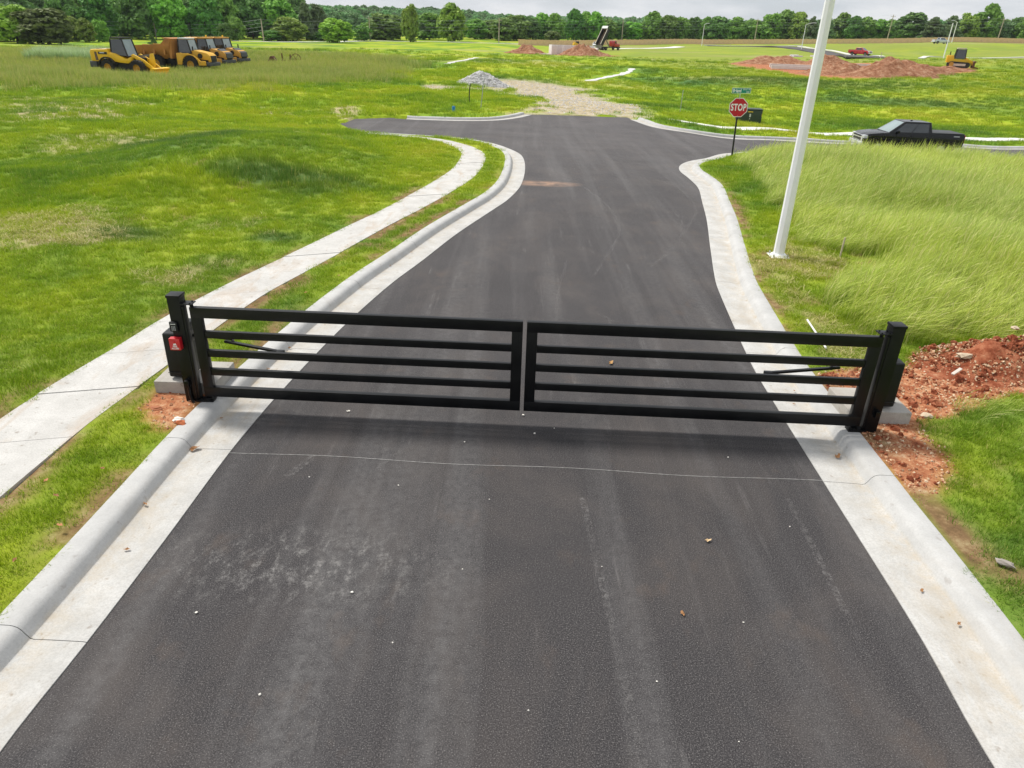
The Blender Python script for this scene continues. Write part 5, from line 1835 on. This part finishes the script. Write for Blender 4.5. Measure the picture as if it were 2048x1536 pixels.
def skid_loader(loc, rz):
    r = empty('skid_loader', loc, rz)
    tag(r, 'small yellow loader working behind the concrete foundation', 'loader')
    Y, K = M['loader_yellow'], M['machine_black']
    MB().prism([(-1.4, .5), (-1.4, 1.5), (-.6, 1.6), (.9, 1.0), (1.1, .5)], -.7, .7).build('body', Y, r, bevel=.04)
    MB().box((.0, 0, 1.55), (1.0, 1.2, 1.0), taper=(.9, .9)).build('cab', K, r, bevel=.04)
    for s in (-1, 1):
        MB().prism([(-1.3, 1.75), (-1.1, 1.9), (1.5, .8), (1.6, .4), (1.3, .5)], s * .78 - .07, s * .78 + .07).build('boom', Y, r)
        MB().prism(arc_pts(-.8, .45, .42, 90, 270, 8) + arc_pts(.8, .42, .40, -90, 90, 8), s * .85 - .2, s * .85 + .2).build('track', K, r)
    MB().prism([(1.55, .1), (1.55, .7), (1.9, .65), (2.2, .12), (2.2, .04)], -.95, .95).build('bucket', K, r)
    return r


skid_loader(on_ground(17.6, 257.0), rad(10))



# ================================================================== BUILDING PITS
def soil_heap(x, y, rx, ry, h, seed, label, rz=0.):
    heap('dirt_pile', x, y, rx, ry, h, M['far_soil'], label, 'dirt pile', seed, .28, rz=rz, n=56, dz=-.1)


soil_heap(1.0, 208.0, 7.2, 4.5, 2.1, 11, 'red dirt pile left of the concrete foundation')
soil_heap(15.5, 202.0, 8.8, 4.5, 2.8, 12, 'long red dirt pile in front of the concrete foundation')
soil_heap(50.5, 156.0, 8.8, 6.0, 1.8, 13, 'leftmost low red dirt pile of the right hand excavation')
soil_heap(58.0, 150.0, 5.0, 4.0, 1.9, 14, 'small red dirt pile behind the concrete footing')
soil_heap(51.0, 126.0, 6.2, 5.0, 2.0, 15, 'red dirt pile directly behind the tall white pole')
soil_heap(56.0, 119.0, 8.4, 5.0, 2.2, 16, 'largest red dirt pile in the middle of the excavation')
soil_heap(64.0, 125.5, 6.2, 4.0, 1.3, 17, 'lower red dirt pile right of the largest one')
soil_heap(71.0, 130.5, 5.6, 3.4, .8, 18, 'flat spread red dirt pile in front of the track loader')
soil_heap(66.5, 138.0, 8.5, 2.6, 1.1, 19, 'brown dirt ridge along the back of the excavation', .1)

fd = empty('concrete_foundation', (10.0, 210.0, gzv(10, 210)), rad(4))
tag(fd, 'pale concrete basement walls between two red dirt piles', 'foundation')
FC = M['far_concrete']
for c, s, nm in (((-2.6, 0, 1.2), (.35, 7, 2.6), 'wall'), ((3.5, 3.3, 1.2), (12.5, .35, 2.6), 'wall'), ((0.6, -1.8, 1.2), (.4, .5, 2.6), 'pier'), ((-5.6, -2.6, .1), (6.2, 1.2, .7), 'footing'), ((-1.9, -3.3, 1.2), (1.3, .3, 2.6), 'wall'), ((9.5, 0, 1.0), (.35, 6.6, 2.2), 'wall')):
    MB().box(c, s).build(nm, FC, fd, bevel=.03)
ft = empty('concrete_footing', (51.5, 137.5, gzv(51.5, 137.5)), rad(-8))
tag(ft, 'pale concrete footing boards among the red dirt piles', 'footing')
for c, s in (((-3.0, 0, .30), (9.5, .5, .55)), ((-4.5, -3.2, .15), (7, .45, .5)), ((9.5, 6.5, .55), (9, .5, .7))):
    MB().box(c, s).build('footing_wall', FC, ft)
wb = MB()
for k in range(9):
    wb.box((RND.uniform(-3.5, 3.5), RND.uniform(-1, 1), .15 + RND.uniform(0, .3)), (RND.uniform(.8, 2), .6, .25), Matrix.Rotation(RND.uniform(-.4, .4), 4, 'Z'))
o = wb.build('broken_concrete', FC)
o.location = on_ground(56.5, 158.0, 1.2)
tag(o, 'white broken concrete lumps on top of the left dirt pile', 'rubble')

# ================================================================== FENCE
FL_ = smooth_line([(-1.6, 274), (18, 285), (40, 299), (73, 323), (95, 332), (120, 333), (150, 328), (178, 320), (205, 318), (250, 325)], .5)
fs = np.concatenate([[0], np.cumsum(np.linalg.norm(np.diff(FL_, axis=0), axis=1))])
step = 2.45
pm = MB()
for k in range(15):
    pm.box((-1.14 + k * .163, -.012 + .02 * (k % 2), .93), (.150, .02, 1.80 + .02 * ((k * 5) % 3)))
pm.box((0, .04, .45), (2.40, .05, .09)).box((0, .04, 1.45), (2.40, .05, .09))
pan = pm.mesh('fence_panel', M['fence_wood'], smooth=False)
pan2 = pan.copy()
pan2.materials.clear()
pan2.materials.append(M['fence_new'])
pst = MB().box((0, .10, .95), (.12, .12, 2.0)).mesh('fence_post', M['fence_wood'], smooth=False)
fence = empty('wooden_fence', (0, 0, 0))
tag(fence, 'long brown wooden privacy fence along the far edge of the field', 'fence')
fence2 = empty('wooden_fence', (0, 0, 0))
tag(fence2, 'paler new wooden fence section at the far right edge', 'fence')
for k in range(int(fs[-1] / step)):
    c = (k + .5) * step
    x, y = np.interp(c, fs, FL_[:, 0]), np.interp(c, fs, FL_[:, 1])
    xa, ya = np.interp(c - .6, fs, FL_[:, 0]), np.interp(c - .6, fs, FL_[:, 1])
    an = math.atan2(y - ya, x - xa)
    new = x > 204
    z = gzv(x, y)
    o = link('panel', pan2 if new else pan, fence2 if new else fence)
    o.location = (x, y, z + RND.uniform(-.04, .04))
    o.rotation_euler = (0, 0, an)
    p = link('post', pst, fence2 if new else fence)
    p.location = (x - math.cos(an) * step / 2, y - math.sin(an) * step / 2, z)
    p.rotation_euler = (0, 0, an)


# ================================================================== POWER LINE
def utility_pole(x, y, h, label, arm=True, lean=0., box=False):
    r = empty('utility_pole', (x, y, gzv(x, y) - .3), 0, rot=(0, lean, 0))
    tag(r, label, 'utility pole', 'wooden utility poles of the power line')
    MB().tube((0, 0, 0), (0, 0, h + .3), .22, .15, 10).build('shaft', M['pole_wood'], r)
    if arm:
        MB().box((0, .1, h - .4), (2.2, .12, .14)).build('crossarm', M['pole_wood'], r)
        for k in (-.95, 0, .95):
            MB().tube((k, .1, h - .33), (k, .1, h - .1), .05, n=6).build('insulator', M['galv'], r)
    if box:
        MB().tube((.3, 0, h - 2.6), (.3, 0, h - 1.7), .24, n=10).build('transformer', M['galv'], r)
    return r


UP = [(-120.8, 258.1, 5.0, 'utility pole with grey transformer above the small green sapling', False, .02, True), (-86.3, 261.1, 6.7, 'tall utility pole right of the parked dump trucks, at the field edge', False, -.03, False),
      (-92.9, 285.2, 5.5, 'shorter utility pole in the trees behind the tall one', False, 0., False), (-58.3, 299.4, 8.3, 'utility pole standing by the pale lane left of the thin tree', True, 0., False),
      (-9.5, 305, 8.6, 'utility pole left of the end of the fence', True, 0., False), (46.2, 372.1, 9.2, 'utility pole behind the fence right of the red dump truck', False, 0., False),
      (109.2, 374.4, 10.0, 'utility pole behind the fence left of the tall white light pole', True, 0., False), (164.3, 359.2, 11.4, 'tall leaning utility pole behind the fence left of the silver pickup', True, .03, False),
      (207.1, 348.0, 10.0, 'utility pole at the far right behind the fence', True, .03, False), (-190, 215, 8.0, 'utility pole beyond the left edge of the field', False, 0., False), (270, 345, 10., 'utility pole beyond the right edge of the field', True, 0., False)]
for u in UP:
    utility_pole(*u[:4], arm=u[4], lean=u[5], box=u[6])
run = [UP[i] for i in (9, 0, 1, 3, 4, 5, 6, 7, 8, 10)]
for wi, (dz, nm) in enumerate(((-.1, 'uppermost wire of the power line along the trees'), (-1.2, 'second wire from the top of the power line'), (-2.3, 'third wire from the top of the power line'), (-3.4, 'lowest wire of the power line'))):
    m = MB()
    for a, b in zip(run[:-1], run[1:]):
        A = Vector((a[0], a[1], gzv(a[0], a[1]) + a[2] + dz))
        B = Vector((b[0], b[1], gzv(b[0], b[1]) + b[2] + dz))
        pts = []
        for t in np.linspace(0, 1, 9):
            q = A.lerp(B, t)
            q.z -= 4 * t * (1 - t) * 1.1
            pts.append(q)
        m.path(pts, .016, 4)
    tag(m.build('overhead_wire', M['wire']), nm, 'wire')



# ================================================================== TREES
def tree_meshes(kind, seed):
    """unit tree: 10 m high, crown about 4 m in radius; returns trunk and crown meshes"""
    g = np.random.default_rng(seed)
    con = kind in 'cp'
    nl = {'s': 2600, 'c': 2200, 'p': 4200}.get(kind, 4600)
    ls = {'s': .42, 'c': .34, 'p': .42}.get(kind, .46)
    cl = []
    if con:
        for k in range(60):
            z = 1.0 + 8.6 * (k / 60) ** .9
            rr = 3.9 * (1 - (z - .6) / 9.6) ** (.9 if kind == 'c' else .7)
            a = g.random() * 2 * math.pi
            rad_ = rr * (.35 + .6 * g.random())
            cl.append((math.cos(a) * rad_, math.sin(a) * rad_, z, .55 + .5 * rr * .32))
        cl.append((0, 0, 9.4, .5))
    else:
        low = .7 if kind != 's' else .5
        n = 58 if kind != 's' else 34
        for k in range(n):
            a = g.random() * 2 * math.pi
            u = g.random()
            z = low + (9.2 - low) * u
            env = math.sin(math.pi * min(1, (z - low + 1.4) / (10.2 - low + 1.0))) ** .62
            q = 3.3 * env * (.45 + .55 * math.sqrt(g.random()))
            cl.append((math.cos(a) * q, math.sin(a) * q, z, .75 + .85 * g.random()))
    cl = np.array(cl)
    w = cl[:, 3] ** 2
    idx = g.choice(len(cl), nl, p=w / w.sum())
    d = g.normal(size=(nl, 3))
    d /= np.linalg.norm(d, axis=1)[:, None]
    d[:, 2] = np.where(d[:, 2] < -.35, -d[:, 2], d[:, 2])
    if con:
        d[:, 2] *= .55
    r = cl[idx, 3] * (.62 + .48 * g.random(nl))
    P = cl[idx, :3] + d * r[:, None]
    nrm = d + g.normal(size=(nl, 3)) * .55
    nrm /= np.linalg.norm(nrm, axis=1)[:, None]
    a = np.cross(nrm, g.normal(size=(nl, 3)))
    a /= np.linalg.norm(a, axis=1)[:, None]
    b = np.cross(nrm, a)
    s = ls * (.5 + .8 * g.random(nl))[:, None]
    asp = (.55 + .4 * g.random(nl))[:, None]
    V = np.stack([P + a * s, P + b * s * asp, P - a * s * .9, P - b * s * asp], 1).reshape(-1, 3)
    V += g.normal(size=V.shape) * ls * .12
    F = np.arange(nl * 4).reshape(-1, 4)
    crown = np_mesh('crown_' + kind, V, F, M['leaf_' + kind], smooth=False)
    m = MB()
    th = 7.5 if con else 4.2
    if kind == 's':
        th = 2.2
    m.tube((0, 0, -.3), (.08, .05, th * .5), .24 if kind != 's' else .1, .17, 8)
    m.tube((.08, .05, th * .5), (.1, -.05, th), .17, .07, 7)
    if not con:
        for k in range(7):
            q = cl[g.integers(0, len(cl))]
            z0 = th * (.35 + .5 * g.random())
            m.tube((.05, 0, z0), tuple(q[:3] * .85 + np.array([0, 0, 0.])), .09, .03, 5)
    trunk = m.mesh('trunk_' + kind, M['bark'])
    return trunk, crown


TM = {k: [tree_meshes(k, 500 + 10 * i + j) for j in range(3 if k in 'bd' else 2)] for i, k in enumerate('bdyopcs')}
TREES=[(-126.0,194.6,7.9,5.2,'y',18),(-118.4,194.9,7.7,6.0,'o',82),(-175.6,271.1,11.9,6.9,'d',10),(-175.3,282.5,11.1,6.5,'d',55),(-143.2,246.4,11.1,5.3,'d',118),(-153.1,273.6,13.0,5.9,'b',150),(-136.5,254.5,12.2,5.5,'d',188),(-138.6,270.6,13.7,6.2,'b',225),(-125.5,255.9,12.3,5.2,'d',262),(-125.3,217.3,5.8,2.8,'y',135),(-120.2,215.8,5.5,2.6,'y',166),(-120.7,224.2,5.3,2.6,'b',196),(-130.0,279.0,13.2,6.4,'b',300),(-115.9,260.4,11.7,5.6,'b',335),(-116.8,276.5,11.4,5.3,'d',372),(-106.5,264.4,12.7,4.7,'d',402),(-105.7,276.9,12.7,6.3,'b',436),(-103.0,286.0,13.6,5.8,'d',470),(-91.2,192.3,3.6,1.6,'c',300),(-97.5,283.9,12.2,5.8,'d',498),(-97.4,298.0,13.1,6.4,'d',524),(-89.2,290.6,12.9,6.3,'b',556),(-89.1,310.5,13.7,5.9,'d',588),(-79.7,289.4,12.2,4.8,'p',607),(-77.5,297.9,11.8,6.4,'p',632),(-81.3,273.2,7.0,5.6,'y',575),(-86.0,267.7,3.2,4.1,'s',540),(-76.4,290.3,2.6,3.7,'s',632),(-94.9,260.7,6.5,2.7,'b',470),(-96.9,255.9,4.7,2.4,'d',448),(-63.4,268.1,6.8,5.8,'y',672),(-61.3,298.3,4.9,4.2,'s',722),(-56.4,321.3,9.0,7.4,'b',768),(-62.6,327.6,6.3,5.4,'b',744),(-42.3,294.2,11.7,3.2,'y',818),(-39.8,334.0,9.5,6.8,'b',858),(-28.2,310.5,12.6,6.7,'y',903),(-21.8,354.6,7.4,6.3,'b',950),(-15.5,362.2,7.4,5.5,'b',980),(-8.6,340.5,8.0,5.2,'b',1008),(-3.1,348.4,9.2,5.7,'b',1034),(3.0,351.0,8.6,4.9,'d',1062),(8.8,357.4,10.1,5.4,'b',1088),(14.0,353.3,10.1,4.5,'b',1112),(23.1,363.3,12.0,4.6,'d',1151),(28.9,369.4,11.1,4.7,'b',1174),(32.9,365.1,11.1,4.2,'b',1193),(12.2,331.3,3.9,3.4,'o',1106),(39.4,374.9,8.3,5.2,'b',1216),(46.4,382.0,7.5,5.3,'d',1242),(52.8,386.4,7.6,4.9,'b',1266),(62.8,391.5,11.8,5.4,'b',1306),(70.5,391.5,10.4,5.0,'b',1337),(77.9,395.4,10.0,5.0,'b',1364),(84.6,396.7,10.1,4.5,'d',1390),(90.2,395.4,10.2,4.5,'b',1414),(95.0,389.0,10.4,6.1,'d',1440),(106.5,399.4,10.2,5.0,'b',1476),(114.8,399.8,8.7,5.6,'b',1508),(122.1,394.9,11.6,5.0,'b',1546),(131.9,401.4,12.4,6.1,'b',1578),(136.1,395.9,11.7,5.0,'y',1602),(134.5,373.0,10.6,4.2,'p',1628),(146.7,386.5,9.6,4.9,'p',1658),(159.2,398.4,11.3,6.0,'b',1692),(161.2,390.6,10.0,4.4,'d',1712),(168.7,394.4,9.7,5.0,'b',1736),(177.3,397.8,8.9,4.5,'b',1764),(182.6,395.4,9.1,4.5,'b',1790),(182.5,376.7,11.6,8.1,'d',1830),(186.4,364.6,10.4,5.1,'p',1872),(194.5,364.8,10.9,5.1,'p',1908),(204.6,369.6,11.3,5.1,'y',1942),(214.2,371.7,14.7,6.1,'b',1984),(225.7,377.0,8.8,3.8,'b',2012),(230.2,374.3,9.6,4.7,'d',2040),(228.2,363.3,10.0,4.6,'b',2062),(-137.6,205.1,8.5,5.3,'b',-20),(157.9,356.6,2.6,1.3,'s',1752),(173.9,349.1,3.0,1.3,'s',1841)]
SHADE = {'b': 'mid green leafy tree', 'd': 'dark green leafy tree', 'y': 'yellow green leafy tree', 'o': 'olive green broad tree', 'p': 'dull green pine tree', 'c': 'small bright conifer sapling', 's': 'low rounded green shrub'}
MARK = [(60, 'the far left edge of the field'), (215, 'the wheel loader'), (345, 'the rusty dump bed'), (450, 'the tan dump trucks'), (545, 'the tall utility pole at the field edge'), (640, 'the left end of the pale lane'), (738, 'the utility pole by the pale lane'),
        (860, 'the gap between the two bright trees'), (1000, 'the utility pole left of the fence'), (1110, 'the concrete foundation'), (1210, 'the tipped dump bed'), (1330, 'the white driveway'), (1405, 'the lamp in front of the fence'), (1511, 'the utility pole behind the fence'),
        (1620, 'the lamp at the street bend'), (1712, 'the red pickup'), (1780, 'the leaning utility pole'), (1866, 'the silver pickup'), (1912, 'the hooked street lamp'), (2004, 'the far right utility pole')]
GROUPS = {'b': 'leafy trees of the tree line', 'd': 'leafy trees of the tree line', 'y': 'leafy trees of the tree line', 'o': 'leafy trees of the tree line', 'p': 'pines of the tree line', 'c': 'saplings', 's': 'shrubs below the tree line'}
ORD = ['nearest', 'second', 'third', 'fourth', 'fifth', 'sixth', 'seventh', 'eighth', 'ninth']
seen = {}
cnt = {}
info = []
for i, (x, y, h, r_, k, px) in enumerate(TREES):
    mk = min(MARK, key=lambda q: abs(q[0] - px))
    side = 'left' if px < mk[0] else 'right'
    info.append((mk[1], side, k, abs(px - mk[0]), i))
rank = {}
for t in sorted(info, key=lambda q: q[3]):
    key = t[:3]
    rank[t[4]] = seen.get(key, 0)
    seen[key] = rank[t[4]] + 1
for i, (x, y, h, r_, k, px) in enumerate(TREES):
    mk, side, _, _, _ = info[i]
    n = rank[i]
    only = seen[info[i][:3]] == 1
    lab = '%s just %s of %s' % (SHADE[k], side, mk) if only else '%s %s %s of %s' % (ORD[n], SHADE[k], side, mk)
    if k == 'c':
        lab = 'small bright conifer sapling behind the wheel loader'
    tr, cr_ = TM[k][i % len(TM[k])]
    nm = {'p': 'pine_tree', 'c': 'conifer_sapling', 's': 'shrub'}.get(k, 'leafy_tree')
    root = empty(nm, (x, y, gzv(x, y) - .15), (i * 2.399) % 6.28)
    hs = (h + .3) / 9.9
    root.scale = (r_ / 3.9, r_ / 3.9 * (1 + .2 * math.sin(i)), hs)
    tag(root, lab, 'shrub' if k == 's' else 'tree', GROUPS[k])
    link('trunk', tr, root)
    link('crown', cr_, root)


def build_far_woods():
    g = NR
    n = 5200
    az = (g.random(n) - .5) * 2 * rad(46)
    d = 300 + 620 * g.random(n) ** .8
    x, y = d * np.sin(az), d * np.cos(az)
    # behind the row of single trees
    lim = np.interp(np.degrees(az), [-46, -36, -24, -16, -8, 0, 8, 18, 26, 34, 46], [275, 285, 318, 345, 385, 385, 400, 420, 440, 425, 420])
    k = d > lim
    x, y, d = x[k], y[k], d[k]
    z = ground_z(x, y) - .2
    s = (.85 + .4 * g.random(len(x))) * np.interp(d, [280, 420, 900], [.82, .78, 1.15])
    pr = [bpy.data.objects.new('wood_%d' % j, c) for j, c in enumerate([TM['b'][0][1].copy(), TM['d'][1][1].copy(), TM['b'][2][1].copy()])]
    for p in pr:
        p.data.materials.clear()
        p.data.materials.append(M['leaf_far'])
    rot = np.zeros((len(x), 3))
    rot[:, 2] = g.random(len(x)) * 6.28
    scatter('far_woods', pr, np.stack([x, y, z], 1), rot, np.stack([s * 1.15, s * 1.15, s * .95], 1), g.integers(0, 3, len(x)), 'distant wooded hills behind the tree line', 'woods')


build_far_woods()


# ================================================================== AIR
hz = MB().box((0, 725, 14), (2900, 2250, 44)).build('haze', None, smooth=False)
tag(hz, 'thin summer haze over the fields', 'haze', kind='stuff')
t = NT('haze')
v = t.n('VolumePrincipled', {'Color': (.80, .88, 1., 1), 'Density': .00007, 'Anisotropy': .2})
t.t.links.new(v.outputs[0], t.out.inputs['Volume'])
hz.data.materials.append(t.m)
